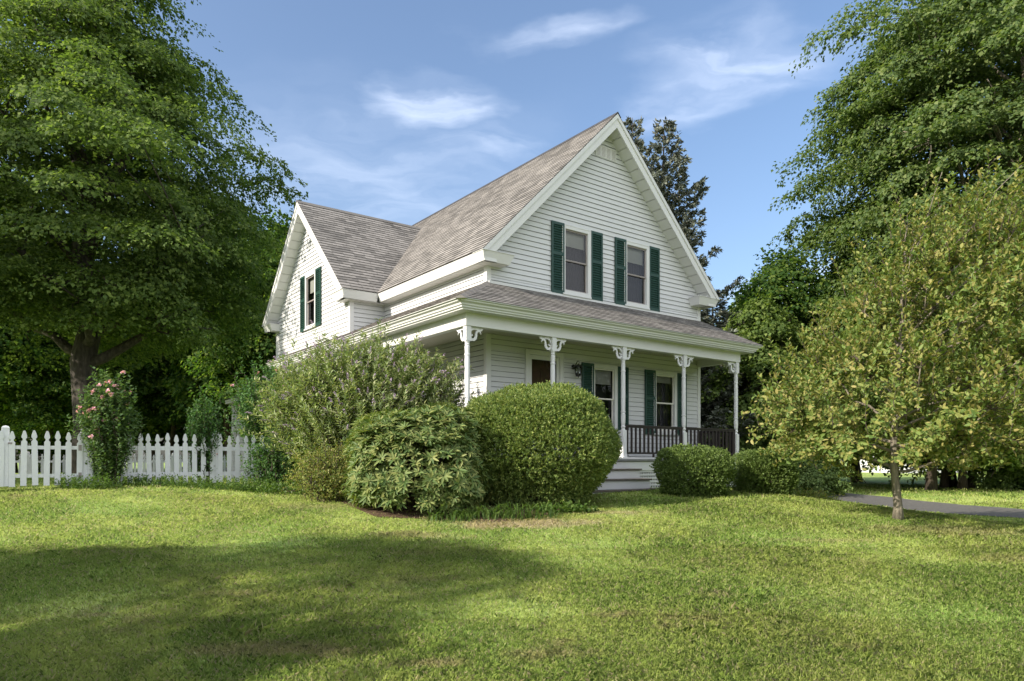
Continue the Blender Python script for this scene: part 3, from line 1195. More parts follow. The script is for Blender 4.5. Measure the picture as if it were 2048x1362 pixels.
hp(lattice(10.75, 14.48, GZ + .08, -.20, 10.315, 'x'), 'lattice_panel', M['white'], deck)
hp(lattice(6.68, 8.62, GZ + .08, -.20, 10.315, 'x'), 'lattice_panel', M['white'], deck)
hp(lattice(10.36, 20.0, GZ + .08, -.20, 6.675, 'y'), 'lattice_panel', M['white'], deck)
# steps
m = MB()
t_ = MB()
for k in range(1, 4):
    ztop = PZ - .195 * k
    y0 = 10.30 - .27 * k
    m.box(8.64, 10.70, y0, y0 + .02, ztop - .195 + (0 if k < 3 else -.1), ztop - .032)
    m.box(8.64, 8.665, y0 + .02, 10.30, ztop - .2 - (.1 if k == 3 else 0), ztop - .032)
    m.box(10.675, 10.70, y0 + .02, 10.30, ztop - .2 - (.1 if k == 3 else 0), ztop - .032)
    t_.box(8.61, 10.735, y0 - .035, y0 + .28, ztop - .031, ztop)
steps = hp(m, 'porch_steps', M['white'])
for k in range(1, 4):
    ztop = PZ - .195 * k
    y0 = 10.30 - .27 * k
    t_ = MB()
    t_.box(8.61, 10.735, y0 - .035, y0 + .268, ztop - .031, ztop)
    hp(t_, 'tread', M['tread'], steps, bevel=.005)

# beam
m = MB()
m.box(PX - .07, PE + .08, PY - .07, PY + .07, 2.36, 2.60)
m.box(PX - .071, PX + .07, PY + .07, 20.1, 2.361, 2.60)
m.box(PE - .06, PE + .081, PY + .07, YF - .02, 2.361, 2.60)
hp(m, 'porch_beam', M['white'], bevel=.004)
m = MB()
m.box(PX + .07, PE + .05, PY + .07, YF - .018, 2.52, 2.54)
m.box(PX + .07, XL - .018, YF - .018, 20.05, 2.5205, 2.5395)
hp(m, 'porch_ceiling', M['ceiling'])
# crown cornice swept round the eave
path = [(PX, 20.2), (PX, PY), (PE + .07, PY), (PE + .07, YF)]
mit = [(-1, 0), (-1, -1), (1, -1), (1, 0)]
m = MB()
m.sweep(path, mit, [(.02, 2.58), (.27, 2.585), (.27, 2.612), (.30, 2.615), (.305, 2.645), (.325, 2.65), (.335, 2.68), (.375, 2.705), (.385, 2.735), (.02, 2.80)])
hp(m, 'porch_cornice', M['white'])
m = MB()
n = 13
e_ = .415
ez_ = 2.75
xl0, xl1 = PX - e_, XL
y0_, y1_ = PY - e_, YF
xr0, xr1 = PE + .07 + e_, XR + .02
courses(m, n, (y0_, ez_), (y1_, 3.54), lambda t: xl0 + (xl1 - xl0) * t, lambda t: xr0 + (xr1 - xr0) * t, 'x', seed=5)
courses(m, n, (xl0, ez_), (xl1, 3.54), lambda t: y0_ + (y1_ - y0_) * t, lambda t: 20.25, 'y', seed=6)
courses(m, n, (xr0, ez_), (xr1, 3.54), lambda t: y0_ + (y1_ - y0_) * t, lambda t: YF + .02, 'y', seed=7)
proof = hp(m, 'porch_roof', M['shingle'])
m = MB()
hipd = np.array([xl1 - xl0, y1_ - y0_, 3.54 - ez_])
for k in range(8):
    a = np.array([xl0, y0_, ez_ + .012]) + hipd * k / 8
    b = a + hipd / 8 + np.array([0, 0, -.008])
    sd = np.array([hipd[1], -hipd[0], 0])
    sd = sd / np.linalg.norm(sd) * .11
    up_ = np.array([0, 0, .018])
    m.add([a - sd - up_ * 2.2, a + up_, a + sd - up_ * 2.2, b - sd - up_ * 2.2, b + up_, b + sd - up_ * 2.2], [(0, 1, 4, 3), (1, 2, 5, 4), (0, 2, 1)],
          [[(0, 0.1), (.4, .1), (.4, .6), (0, .6)], [(.4, .1), (.8, .1), (.8, .6), (.4, .6)], [(0, 0), (.1, 0), (.1, .1)]])
hp(m, 'hip_cap', M['shingle'], proof)
m = MB()
m.sweep(path[1:3], mit[1:3], [(.37, 2.738), (.412, 2.738), (.412, 2.752), (.37, 2.752)])
m.sweep(path[:2], mit[:2], [(.37, 2.738), (.412, 2.738), (.412, 2.752), (.37, 2.752)])
hp(m, 'drip_edge', M['white'], proof)
# wing of flashing where the porch roof meets the wall
m = MB()
m.box(XL + .02, XR, YF - .05, YF - .018, 3.50, 3.575)
hp(m, 'flashing_board', M['white'])


# posts
def post_mesh():
    m = MB()
    h = 2.36 - PZ
    m.box(-.075, .075, -.075, .075, .0, .05)
    m.box(-.052, .052, -.052, .052, .05, .60)
    prof = [(.050, .60), (.036, .625), (.036, .645), (.047, .66), (.047, .68), (.036, .70), (.045, .76), (.048, .86), (.048, .93), (.040, .945), (.040, .96),
            (.050, .97), (.050, .99), (.043, 1.0), (.047, 1.3), (.046, 1.72), (.042, 1.80), (.049, 1.815), (.049, 1.835), (.041, 1.85), (.045, 1.93), (.047, 1.965),
            (.036, 1.985), (.047, 2.0), (.036, 2.02), (.046, 2.045), (.050, 2.06)]
    m.lathe(prof, 20)
    m.box(-.053, .053, -.053, .053, 2.06, h)
    return m.mesh('porch_post', M['postpaint'])


def bracket_mesh():
    m = MB()
    m.ribbon([(.05, -.105), (.075, -.06), (.12, -.028), (.19, -.026), (.25, -.05), (.30, -.035), (.335, -.02)], [.03, .032, .038, .042, .046, .036, .006], -.013, .013)
    m.ribbon([(.285, -.115), (.27, -.075), (.235, -.060), (.20, -.075), (.185, -.11), (.185, -.15), (.17, -.195), (.135, -.225), (.095, -.225), (.05, -.185)],
             [.006, .026, .034, .036, .038, .044, .050, .050, .046, .034], -.0115, .0115)
    m.ribbon([(.05, -.155), (.08, -.165), (.105, -.15), (.11, -.13)], [.018, .020, .022, .012], -.010, .010)
    m.ribbon([(.05, -.014), (.2, -.012), (.33, -.010)], [.026, .020, .012], -.0105, .0105)
    return m.mesh('bracket', M['postpaint'])


PM, BM = post_mesh(), bracket_mesh()
posts = [(6.77, PY, 'LR'), (8.72, PY, 'LR'), (10.62, PY, 'LR'), (12.53, PY, 'LR'), (14.43, PY, 'L'), (6.77, 13.27, ''), (6.77, 16.1, ''), (6.77, 18.95, '')]
for (x, y, br_) in posts:
    p = mesh_obj('porch_post', PM, house, rel(x, y, PZ))
    dirs = []
    if 'R' in br_ and not (x < 7): dirs.append(0)
    if 'L' in br_ and not (x < 7): dirs.append(math.pi)
    if x < 7 and y < 11: dirs += [0, math.pi / 2]
    if x < 7 and y > 11: dirs += [math.pi / 2, -math.pi / 2]
    if x > 14: dirs += [math.pi / 2]
    for r_ in dirs:
        mesh_obj('bracket', BM, p, (0, 0, 2.36 - PZ), r_)
    if x < 7 and y < 11:
        pass

# railings
BA = MB().box(-.017, .017, -.017, .017, 0, .55).mesh('baluster', M['brown'])


def railing(x0, y0, x1, y1, n, foot=True):
    L = math.hypot(x1 - x0, y1 - y0)
    a = math.atan2(y1 - y0, x1 - x0)
    m = MB()
    m.box(0, L, -.032, .032, .685, .715)
    m.box(.0, L, -.019, .019, .655, .686)
    m.box(0, L, -.019, .019, .108, .140)
    m.box(.0, .03, -.018, .018, .139, .656)
    m.box(L - .03, L, -.018, .018, .139, .656)
    if foot: m.box(L * .48 - .02, L * .48 + .02, -.018, .018, 0, .107)
    r = m.obj('porch_railing', M['brown'], house, bevel=.003, loc=rel(x0, y0, PZ), rz=a)
    for k in range(n):
        mesh_obj('baluster', BA, r, (L * (k + .5) / n, 0, .12))
    return r


railing(10.675, PY, 12.475, PY, 14)
railing(12.585, PY, 14.375, PY, 14)
railing(14.43, PY + .055, 14.43, YF - .03, 8, False)
railing(6.825, PY, 8.665, PY, 14)

# wall lantern by the door
lx, ly, lz = 10.235, YF, 1.86
wl = empty('wall_lantern', H2W(lx, ly - .02, EYE + lz - .04), HA, 'black metal carriage lantern hanging beside the front door', 'lantern')
m = MB()
m.lathe([(.0, -.01), (.055, -.008), (.055, .008), (.0, .01)], 14)
mm = MB()
mm.v = [(x, z - .0, y + .22) for x, y, z in m.v]
mm.f, mm.uv = m.f, m.uv
mm.v = [(x, .012 + y, z) for x, y, z in mm.v]
mm.obj('backplate', M['black'], wl)
m = MB()
m.tube([(0, 0, .22), (0, -.05, .23), (0, -.10, .30), (0, -.14, .335), (0, -.18, .31), (0, -.175, .27), (0, -.15, .262)], .008, 6)
m.tube([(0, 0, .20), (0, -.05, .17), (0, -.09, .20), (0, -.07, .225)], .006, 6)
m.obj('arm', M['black'], wl, smooth=True)
m = MB()
cy_ = -.15
k6 = 6
m.lathe([(.012, .262), (.03, .25), (.105, .215), (.11, .205), (.085, .203)], k6, 0, cy_)
m.lathe([(.05, .0), (.058, .012), (.058, .022), (.05, .024)], k6, 0, cy_)
m.lathe([(.0, -.03), (.014, -.02), (.008, -.008), (.03, .0)], 8, 0, cy_)
for k in range(6):
    a = 2 * math.pi * k / 6
    m.tube([(.054 * math.cos(a), cy_ + .054 * math.sin(a), .02), (.090 * math.cos(a), cy_ + .090 * math.sin(a), .205)], .006, 5)
m.obj('cage', M['black'], wl)
m = MB()
m.lathe([(.045, .024), (.078, .200)], 12, 0, cy_)
m.obj('glass', M['glass'], wl, smooth=True)
m = MB()
m.lathe([(.010, .02), (.012, .09), (.010, .1)], 8, 0, cy_)
m.obj('candle', M['lampglass'], wl)

# patio chair standing on the porch behind the third post
pc = empty('patio_chair', H2W(10.98, 11.12, EYE + PZ), HA + .1, 'white framed patio chair with grey patterned back under the porch window', 'chair')
m = MB()
for sx in (-.26, .26):
    m.tube([(sx, -.25, 0), (sx, -.24, .40), (sx, .18, .38), (sx, .30, .96)], .014, 8)
    m.tube([(sx, .28, 0), (sx, .16, .38)], .014, 8)
    m.tube([(sx, -.24, .40), (sx * 1.05, -.24, .62), (sx * 1.05, .21, .62)], .014, 8)
m.tube([(-.26, .30, .96), (.26, .30, .96)], .014, 8)
m.tube([(-.26, -.25, .40), (.26, -.25, .40)], .014, 8)
m.tube([(-.26, .215, .60), (.26, .215, .60)], .012, 8)
m.obj('frame', M['white'], pc, smooth=True)
m = MB()
m.add([(-.25, .20, .52), (.25, .20, .52), (.25, .295, .94), (-.25, .295, .94), (-.25, .207, .52), (.25, .207, .52), (.25, .302, .94), (-.25, .302, .94)],
      [(0, 1, 2, 3), (7, 6, 5, 4), (0, 4, 5, 1), (3, 2, 6, 7), (1, 5, 6, 2), (0, 3, 7, 4)])
m.obj('backrest', M['mesh'], pc)
m = MB()
m.box(-.25, .25, -.24, .17, .39, .405)
m.obj('seat', M['mesh'], pc)

# low rear ell of the house, its corner shows left of the wing behind the shrubs
m = MB()
siding(m, lambda z: 21.45, lambda z: 26.2, GZ + .02, 2.05, [(23.9, 24.7, .75, 1.75)], lambda a, z, o: (WXL - o, a, z))
siding(m, lambda z: WXL, lambda z: 12.2, GZ + .02, 2.05, [], lambda a, z, o: (a, 26.2 + o, z))
siding(m, lambda z: 21.45, lambda z: 26.2, GZ + .02, 2.05, [], lambda a, z, o: (12.2 + o, a, z))
hp(m, 'wall', M['siding'])['label'] = 'low wall of the rear ell left of the cross gable'
hp(MB().box(WXL - .026, WXL + .004, 26.1, 26.226, GZ, 2.05), 'corner_board', M['white'])
hp(MB().box(WXL - .20, WXL - .02, 21.45, 26.4, 2.03, 2.16), 'eave_fascia', M['white'])
m = MB()
courses(m, 18, (WXL - .23, 2.17), (9.63, 3.45), lambda t: 21.45, lambda t: 26.45, 'y', seed=8)
courses(m, 18, (12.43, 2.17), (9.63, 3.45), lambda t: 21.45, lambda t: 26.45, 'y', seed=9)
hp(m, 'roof', M['shingle'])['label'] = 'low roof of the rear ell'
hp(MB().prism([(WXL, 2.05), (9.63, 3.40), (12.2, 2.05)], 26.18, 26.22, 'y'), 'gable_end', M['siding'])
m = MB()
for q in ((23.84, 23.91, .68, 1.82), (24.69, 24.76, .68, 1.82), (23.91, 24.69, .68, .76), (23.91, 24.69, 1.74, 1.82)):
    m.box(WXL - .05, WXL + .01, *q)
w_ = hp(m, 'window', M['white'])
hp(MB().box(WXL + .03, WXL + .05, 23.8, 24.8, .7, 1.8), 'pane', M['room'], w_)

# ------------------------------------------------------------------ picket fences
def picket_mesh(h):
    w = .043
    P = [(-w, 0), (w, 0), (w, h - .19), (w * .52, h - .165), (w * .50, h - .145), (w * .95, h - .12), (w * .88, h - .085), (w * .35, h - .01), (0, h),
         (-w * .35, h - .01), (-w * .88, h - .085), (-w * .95, h - .12), (-w * .50, h - .145), (-w * .52, h - .165), (-w, h - .19)]
    return MB().prism(P, -.011, .011, 'y').mesh('picket', M['fence'])


PK = picket_mesh(.93)


def fpost_mesh():
    m = MB()
    m.frustum((-.055, .055, -.055, .055), (-.055, .055, -.055, .055), 0, .96)
    return m.mesh('fence_post', M['fence'])


def fcap_mesh():
    m = MB()
    m.lathe([(.072, .955), (.078, .965), (.078, .975), (.055, 1.0), (.0, 1.012)], 4)
    mm = MB()
    c, s = math.cos(math.pi / 4), math.sin(math.pi / 4)
    mm.v = [(x * c - y * s, x * s + y * c, z) for x, y, z in m.v]
    mm.f, mm.uv = m.f, m.uv
    return mm.mesh('post_cap', M['fence'])


FP, FC = fpost_mesh(), fcap_mesh()


def fence(name, label, Y, x0, x1, postx, z0, gate=None):
    wx, wy, _ = H2W(x0, Y)
    root = empty(name, (wx, wy, z0), HA, label, 'fence')
    r_ = np.random.default_rng(int(Y))
    for px_ in postx:
        p = mesh_obj('fence_post', FP, root, (px_ - x0, .07, 0))
        mesh_obj('post_cap', FC, p)
    bounds = [x0] + list(postx) + [x1]
    gate_obj = None
    for a, b in zip(bounds[:-1], bounds[1:]):
        if b - a < .2: continue
        is_gate = gate and abs(a - gate) < .01
        if is_gate:
            m = MB()
            m.box(a - x0 + .07, b - x0 - .07, .012, .042, .14, .20)
            m.box(a - x0 + .07, b - x0 - .07, .012, .042, .62, .68)
            m.box(a - x0 + .075, a - x0 + .11, .013, .041, .19, .63)
            m.box(b - x0 - .11, b - x0 - .075, .013, .041, .19, .63)
            gate_obj = m.obj('gate', M['fence'], root)
            h_ = MB()
            h_.box(b - x0 - .10, b - x0 - .052, -.016, -.011, .60, .70)
            h_.box(b - x0 - .10, b - x0 - .052, -.016, -.011, .12, .22)
            h_.box(a - x0 + .03, a - x0 + .09, -.016, -.0112, .70, .73)
            h_.obj('hinge', M['screen'], gate_obj)
            par = gate_obj
        else:
            for z in (.14, .62):
                MB().box(a - x0 + .056, b - x0 - .056, .012, .045, z, z + .075).obj('rail', M['fence'], root)
            par = root
        n = max(1, int(round((b - a) / .161)) - (0 if not is_gate else 0))
        for k in range(n):
            x = a + (b - a) * (k + .5) / n
            o = mesh_obj('picket', PK, par, (x - x0 + float(r_.normal(0, .004)), 0, float(r_.normal(0, .010))))
            o.rotation_euler = (0, float(r_.normal(0, .013)), 0)
    return root


fence('picket_fence', 'white gothic picket fence with a gate nearest the lawn at the left edge', 14.4, -2.1, 6.3, [-1.95, .27, 1.40, 3.58, 5.8], .26, gate=.27)
fence('picket_fence', 'farther white picket fence seen low through the gaps of the nearer one', 30.0, -1.2, 8.3, [-1.1, 1.2, 3.5, 5.9, 8.2], .0)


# ------------------------------------------------------------------ foliage machinery
def unit(a):
    return a / (np.linalg.norm(a, axis=-1, keepdims=True) + 1e-9)


def rand_dir(n, r):
    return unit(r.normal(size=(n, 3)))


def leaves(P, D, Nn, L, Wd, fold=.18, droop=.12, six=False):
    """arrays of leaves: base point, direction, approximate normal, length, width -> (V, F)"""
    n = len(P)
    D = unit(D)
    S = unit(np.cross(D, Nn))
    Nn = np.cross(S, D)
    L = np.broadcast_to(np.asarray(L, float), (n,))[:, None]
    Wd = np.broadcast_to(np.asarray(Wd, float), (n,))[:, None]
    if six:
        a = P
        r1 = P + D * L * .32 + S * Wd * .46 + Nn * Wd * fold
        r2 = P + D * L * .70 + S * Wd * .40 + Nn * (Wd * fold - L * droop * .4)
        t = P + D * L - Nn * L * droop
        l2 = P + D * L * .70 - S * Wd * .40 + Nn * (Wd * fold - L * droop * .4)
        l1 = P + D * L * .32 - S * Wd * .46 + Nn * Wd * fold
        V = np.stack([a, r1, r2, t, l2, l1], 1).reshape(-1, 3)
        b = np.arange(n)[:, None] * 6
        F = np.concatenate([b + [0, 1, 2, 3], b + [0, 3, 4, 5]], 1).reshape(-1, 4)
    else:
        a = P
        r1 = P + D * L * .45 + S * Wd * .5 + Nn * Wd * fold
        t = P + D * L - Nn * L * droop
        l1 = P + D * L * .45 - S * Wd * .5 + Nn * Wd * fold
        V = np.stack([a, r1, t, l1], 1).reshape(-1, 3)
        F = np.arange(n)[:, None] * 4 + np.array([[0, 1, 2, 3]])
    return V, F


def join(parts):
    Vs, Fs, o = [], [], 0
    for V, F in parts:
        Vs.append(V)
        Fs.append(F + o)
        o += len(V)
    return np.concatenate(Vs), np.concatenate(Fs)


def curve(p0, p1, sag, n=6, r=None, jit=0):
    t = np.linspace(0, 1, n)[:, None]
    P = p0 * (1 - t) + p1 * t
    P[:, 2] += (sag * 4 * t * (1 - t))[:, 0]
    if r is not None and jit:
        P[1:-1] += r.normal(size=(n - 2, 3)) * jit
    return P


def maple(seed, H, R, zb, prof, nclump, per, leaf, trunk_r, mat, bark, lean=(0, 0), nlimb=16, csize=1.25, trunks=1, k=1.0, thin=.11):
    """broadleaf tree: prof = list of (height fraction of crown, radius fraction); returns (trunk mesh, crown mesh)"""
    r = np.random.default_rng(seed)
    fz = np.array([p[0] for p in prof])
    fr = np.array([p[1] for p in prof])
    env = lambda f: np.interp(f, fz, fr) * R
    ph = r.random(4) * 6.28

    def lump(az, f):
        return 1 + .13 * np.sin(3 * az + ph[0] + 4 * f) + .10 * np.sin(5 * az + ph[1] - 7 * f) + .07 * np.sin(9 * az + ph[2] + 11 * f)
    # trunk
    tb = MB()
    top = np.array([lean[0], lean[1], zb + (H - zb) * .80])
    tp = curve(np.zeros(3), top, 0, 10, r, trunk_r * .35)
    trr = trunk_r * np.linspace(1, .16, 10) ** .9
    trr[0] *= 1.35
    tb.tube(tp, trr, 12)
    # limbs
    limb_pts = [tp[4:]]
    for i_ in range(nlimb):
        f = (i_ + .4) / nlimb
        h0 = zb * .75 + (H - zb) * .68 * f
        az = i_ * 2.4 + r.normal() * .3
        fe = min(.95, f * .78 + .18)
        rr = env(fe) * .78 * r.uniform(.75, 1.0)
        t0 = h0 / top[2]
        base = np.array([np.interp(t0, np.linspace(0, 1, 10), tp[:, j]) for j in range(3)])
        tip = np.array([math.cos(az) * rr + lean[0] * t0, math.sin(az) * rr + lean[1] * t0, zb + (H - zb) * fe * .9])
        if i_ < nlimb * .3: tip[2] = min(tip[2], base[2] + rr * .35)
        P = curve(base, tip, rr * .10, 8, r, rr * .03)
        r0 = trunk_r * (.42 - .25 * f)
        tb.tube(P, r0 * np.linspace(1, .15, 8), 7)
        limb_pts.append(P[2:])
        for s_ in range(3):
            b = P[r.integers(2, 6)]
            q = b + rand_dir(1, r)[0] * rr * .4 * np.array([1, 1, .5]) + np.array([0, 0, rr * .1])
            Q = curve(b, q, rr * .04, 5, r, .05)
            tb.tube(Q, r0 * .35 * np.linspace(1, .2, 5), 5)
            limb_pts.append(Q[1:])
    LP = np.concatenate(limb_pts)
    # clumps
    f = r.random(nclump * 6)
    keep = r.random(nclump * 6) < (env(f) / R) ** 1.3
    f = f[keep][:nclump]
    n = len(f)
    az = r.random(n) * 2 * math.pi
    rad = np.sqrt(r.uniform(.22, 1, n)) * env(f) * lump(az, f)
    inner = r.random(n) < .2
    rad[inner] *= .55
    C = np.stack([np.cos(az) * rad + lean[0] * f, np.sin(az) * rad + lean[1] * f, zb + (H - zb) * f], 1)
    # twigs from the limbs to the clumps
    for c in C[::3]:
        d_ = np.linalg.norm(LP - c, axis=1)
        b = LP[np.argmin(d_)]
        if d_.min() < 4.5:
            tb.tube(curve(b, c, .1, 4, r, .06), .022 * trunk_r / .35 * np.linspace(1.2, .4, 4), 4)
    O = np.stack([np.cos(az), np.sin(az), np.zeros(n)], 1)
    size = csize * r.uniform(.65, 1.3, n)
    tot = n * per
    ci = np.repeat(np.arange(n), per)
    o = O[ci]
    s = np.stack([-o[:, 1], o[:, 0], np.zeros(tot)], 1)
    tilt = r.uniform(.15, .75, n)[ci]
    up = np.array([0, 0, 1.])
    nn = unit(up + o * tilt[:, None])
    od = unit(np.cross(s, nn))
    od = od * np.sign(np.sum(od * o, 1))[:, None]
    a = r.random(tot) * 2 * math.pi
    q = np.sqrt(r.random(tot)) ** .9
    sz = size[ci]
    rag = 1 + .25 * np.sin(a * 5 + ci) + .15 * np.sin(a * 9 + ci * 2.1)
    x = np.cos(a) * q * sz * 1.15 * rag
    y = np.sin(a) * q * sz * .85 * rag
    h = -.32 * sz * q * q + r.normal(0, thin, tot) * sz + .10 * sz * np.sin(x * 5 / sz + ci) * np.cos(y * 6 / sz)
    P = C[ci] + od * x[:, None] + s * y[:, None] + nn * h[:, None]
    D = unit(od * np.cos(a)[:, None] * 1.0 + s * np.sin(a)[:, None] + rand_dir(tot, r) * .8 + np.array([0, 0, -.35]))
    N_ = unit(nn + rand_dir(tot, r) * .55)
    Ls = leaf * r.uniform(.6, 1.25, tot)
    V, F = leaves(P, D, N_, Ls, Ls * .85 * k, .16, .15)
    return tb.mesh('trunk', bark, smooth=True), quads_mesh('crown', V, F, mat)


def place(name, meshes, loc, rz=0, sc=1.0, label='', cat='tree', group=None, names=('trunk', 'crown')):
    root = empty(name, loc, rz, label, cat, group)
    root.scale = (sc, sc, sc) if not hasattr(sc, '__len__') else sc
    for nm, me in zip(names, meshes):
        if me is not None: mesh_obj(nm, me, root)
    return root


ROUND = [(0, .45), (.08, .75), (.22, .96), (.38, 1.0), (.55, .90), (.72, .72), (.87, .48), (1, .12)]
DROOP = [(0, .45), (.05, .62), (.14, .80), (.3, .84), (.40, .80), (.50, .60), (.6, .46), (.75, .33), (.9, .20), (1, .06)]
TALL = [(0, .35), (.1, .7), (.25, .92), (.45, 1.0), (.65, .85), (.82, .6), (.93, .38), (1, .1)]

# big maple behind the fence at the left
big = maple(21, 18.5, 6.9, 4.3, DROOP, 430, 600, .108, .42, M['maple'], M['bark'], nlimb=30, csize=1.12, thin=.055)
place('maple_tree', big, (-14.8, 24.8, gz(-14.8, 24.8)), .4, 1.16, 'huge dark green maple with thick dark trunk behind the picket fence at left')
# right hand maple
FULL = [(0, .35), (.1, .7), (.25, .95), (.45, 1.0), (.65, .98), (.82, .84), (.93, .6), (1, .2)]
rm = maple(33, 19.5, 6.8, 2.2, FULL, 640, 620, .128, .38, M['maple_r'], M['bark2'], nlimb=20, csize=1.22, thin=.075, lean=(.6, 0))
place('maple_tree', rm, (17.2, 24.0, gz(17, 24)), 1.0, 1.0, 'tall sunlit maple with pale trunk rising at the right edge behind the bronze leaved tree')

# generic background trees
g1 = maple(41, 12, 4.2, 1.6, ROUND, 190, 240, .20, .22, M['wood_leaves'], M['barkdark'], nlimb=12, csize=1.15)
g2 = maple(42, 13, 3.4, 3.4, TALL, 150, 240, .20, .17, M['wood_leaves'], M['barkdark'], nlimb=9, csize=1.05)
g3 = maple(43, 9, 3.6, .9, ROUND, 170, 240, .19, .2, M['oak'], M['bark2'], nlimb=12, csize=.95)

BG = 'trees of the wood behind the left fence'
for i_, (x, y, w, s) in enumerate([(-22, 46, 1, 1.0), (-16.5, 41, 1, 1.2), (-12.5, 38, 1, 1.05), (-31, 44, 1, 1.3), (-25, 50, 0, 1.3), (-9, 43, 0, 1.0),
                                   (-15.5, 52, 1, 1.35), (-28, 36, 1, 1.15), (-6, 50, 0, 1.2), (-17.5, 47, 1, 1.0), (-37, 52, 0, 1.4), (-27.5, 40, 1, .8), (-24.2, 37, 1, .75)]):
    place('woodland_tree', (g1, g2)[w], (x, y, gz(x, y) - .05), i_ * 1.7, s, 'dark woodland tree standing behind the left picket fences in the shade of the maple', 'tree', BG)
# understory
us = maple(44, 4.2, 2.4, .2, ROUND, 90, 220, .17, .06, M['wood_leaves'], M['barkdark'], nlimb=8, csize=.8)
for i_, (x, y, s) in enumerate([(-12.5, 36, .7), (-9.5, 38, .8), (-20, 50, 1.0), (-31, 50, 1.2)]):
    place('understory_bush', us, (x, y, gz(x, y) - .1), i_ * 2.1, s, 'low dark bush growing between the trunks behind the left picket fences', 'bush', 'bushes under the trees at left')

# middle right, behind the porch
RG = 'pale green trees between the spruces and the right maple'
place('broadleaf_tree', g3, (10.6, 31, gz(10, 31)), .5, .93, 'pale green broadleaf tree rising just right of the blue spruces', 'tree')
place('broadleaf_tree', g3, (13.2, 33, gz(13, 33)), 2.5, 1.0, 'light green tree behind the right end of the porch roof, below the small cloud', 'tree')
g5 = maple(47, 9, 3.2, .6, ROUND, 170, 230, .17, .2, M['maple'], M['barkdark'], nlimb=12, csize=.9)
place('dark_tree', g5, (8.6, 24.5, gz(8.6, 24.5)), 2.2, .72, 'dark green tree close behind the right end of the porch', 'tree')
place('dark_tree', g1, (10.6, 27.5, gz(10.6, 27.5)), 4.2, .74, 'second dark green tree behind the drive, left of the bronze leaved tree', 'tree')
place('dark_tree', g1, (14.6, 30, gz(14.6, 30)), 1.2, .82, 'dark green tree hidden mostly behind the bronze leaved tree', 'tree')

# far field trees to the right and beyond
FG = 'trees at the far side of the field'
for i_, (x, y, w, s) in enumerate([(8, 70, 0, 1.2), (20, 74, 1, 1.2), (31, 68, 0, 1.2), (44, 72, 1, 1.3), (57, 66, 0, 1.3), (50, 48, 1, 1.1), (-5, 75, 0, 1.3), (-20, 72, 1, 1.4), (-38, 66, 0, 1.4), (-52, 55, 0, 1.3),
                                   (70, 50, 0, 1.3), (-45, 38, 1, 1.3), (38, 60, 1, 1.1)]):
    place('field_tree', (g1, g2)[w], (x, y, gz(x, y) - .1), i_ * 1.3, s, 'distant tree along the far side of the field', 'tree', FG)
# dark trunks beyond the drive
ct = maple(48, 7.5, 2.6, 1.05, ROUND, 120, 230, .15, .13, M['maple'], M['barkdark'], nlimb=9, csize=.85)
for i_, (u, y, s) in enumerate([(1862, 20.5, 1.0), (1888, 21.5, .8), (1906, 22.5, .9), (1925, 20.8, .85), (1942, 21.2, .95), (2000, 22, .9), (2060, 21, 1.0)]):
    x = (u - 1024) / 1417 * y
    place('slender_tree', ct, (x, y, gz(x, y) - .02), i_ * 1.9, s, ['thickest dark trunk, leftmost of the clump beyond the drive', 'second dark trunk of the clump, close beside the thickest', 'third trunk from the left in the clump beyond the drive, farthest back', 'thin fourth trunk from the left in the clump beyond the drive', 'last trunk of the clump beyond the drive before the gap', 'slender dark tree standing alone right of the trunk clump', 'slender dark tree at the right picture edge beyond the drive'][i_], 'tree', 'dark trunks beyond the drive')
lb = maple(49, 1.5, 1.3, .05, ROUND, 40, 240, .09, .03, M['box'], M['barkdark'], nlimb=6, csize=.42)
for i_, (x, y, s) in enumerate([(14.6, 21.0, .75), (16.6, 21.6, .8), (8.9, 20.4, .7), (7.9, 18.6, .7), (18, 22.5, 1.1)]):
    place('low_bush', lb, (x, y, gz(x, y) - .03), i_ * 2.2, s, ['low bush at the foot of the lone trunk beyond the drive', 'low bush right of the trunk clump beyond the drive', 'low dark bush seen left of the bronze leaved trunk, beyond the drive', 'low dark bush behind the second round clipped bush', 'low bush at the right picture edge beyond the drive'][i_], 'bush', 'bushes beyond the drive')

# trees outside the picture at the left: they shade the lawn and the fence
sm = maple(51, 10.5, 3.5, 1.7, ROUND, 190, 220, .20, .2, M['maple'], M['bark'], nlimb=12, csize=1.05)


sm0 = maple(52, 10.5, 3.5, 1.7, ROUND, 170, 185, .20, .2, M['maple'], M['bark'], nlimb=12, csize=.95)


def ns(n, s):
    return (.851 * s - .524 * n, .524 * s + .851 * n)


for i_, (n_, s_, sc) in enumerate([(7.5, -14.2, (1.2, 1.2, 1.0)), (13.4, -21.0, (.65, .65, .65)), (17.9, -13, (1.05, 1.05, .9)), (24.6, -11, (1.25, 1.25, 1.5)), (2.0, -33, (1.1, 1.1, 1.1))]):
    x, y = ns(n_, s_)
    place('shade_tree', sm if i_ else sm0, (x, y, gz(x, y)), i_ * 1.4, sc, 'leafy tree standing left of the lawn outside the picture, casting shade on it', 'tree', 'shade trees left of the lawn')
for i_, (x, y, s) in enumerate([(-16, -34, 1.2), (4, -36, 1.2), (33, -9, 1.15), (38, -2, 1.2), (36, 6, 1.1), (42, 12, 1.2), (30, -18, 1.1)]):
    place('roadside_tree', (g1, g3)[i_ % 2], (x, y, gz(x, y)), i_ * 1.1, s, 'leafy tree outside the picture, mirrored in the front windows', 'tree', 'trees outside the picture at right and behind')


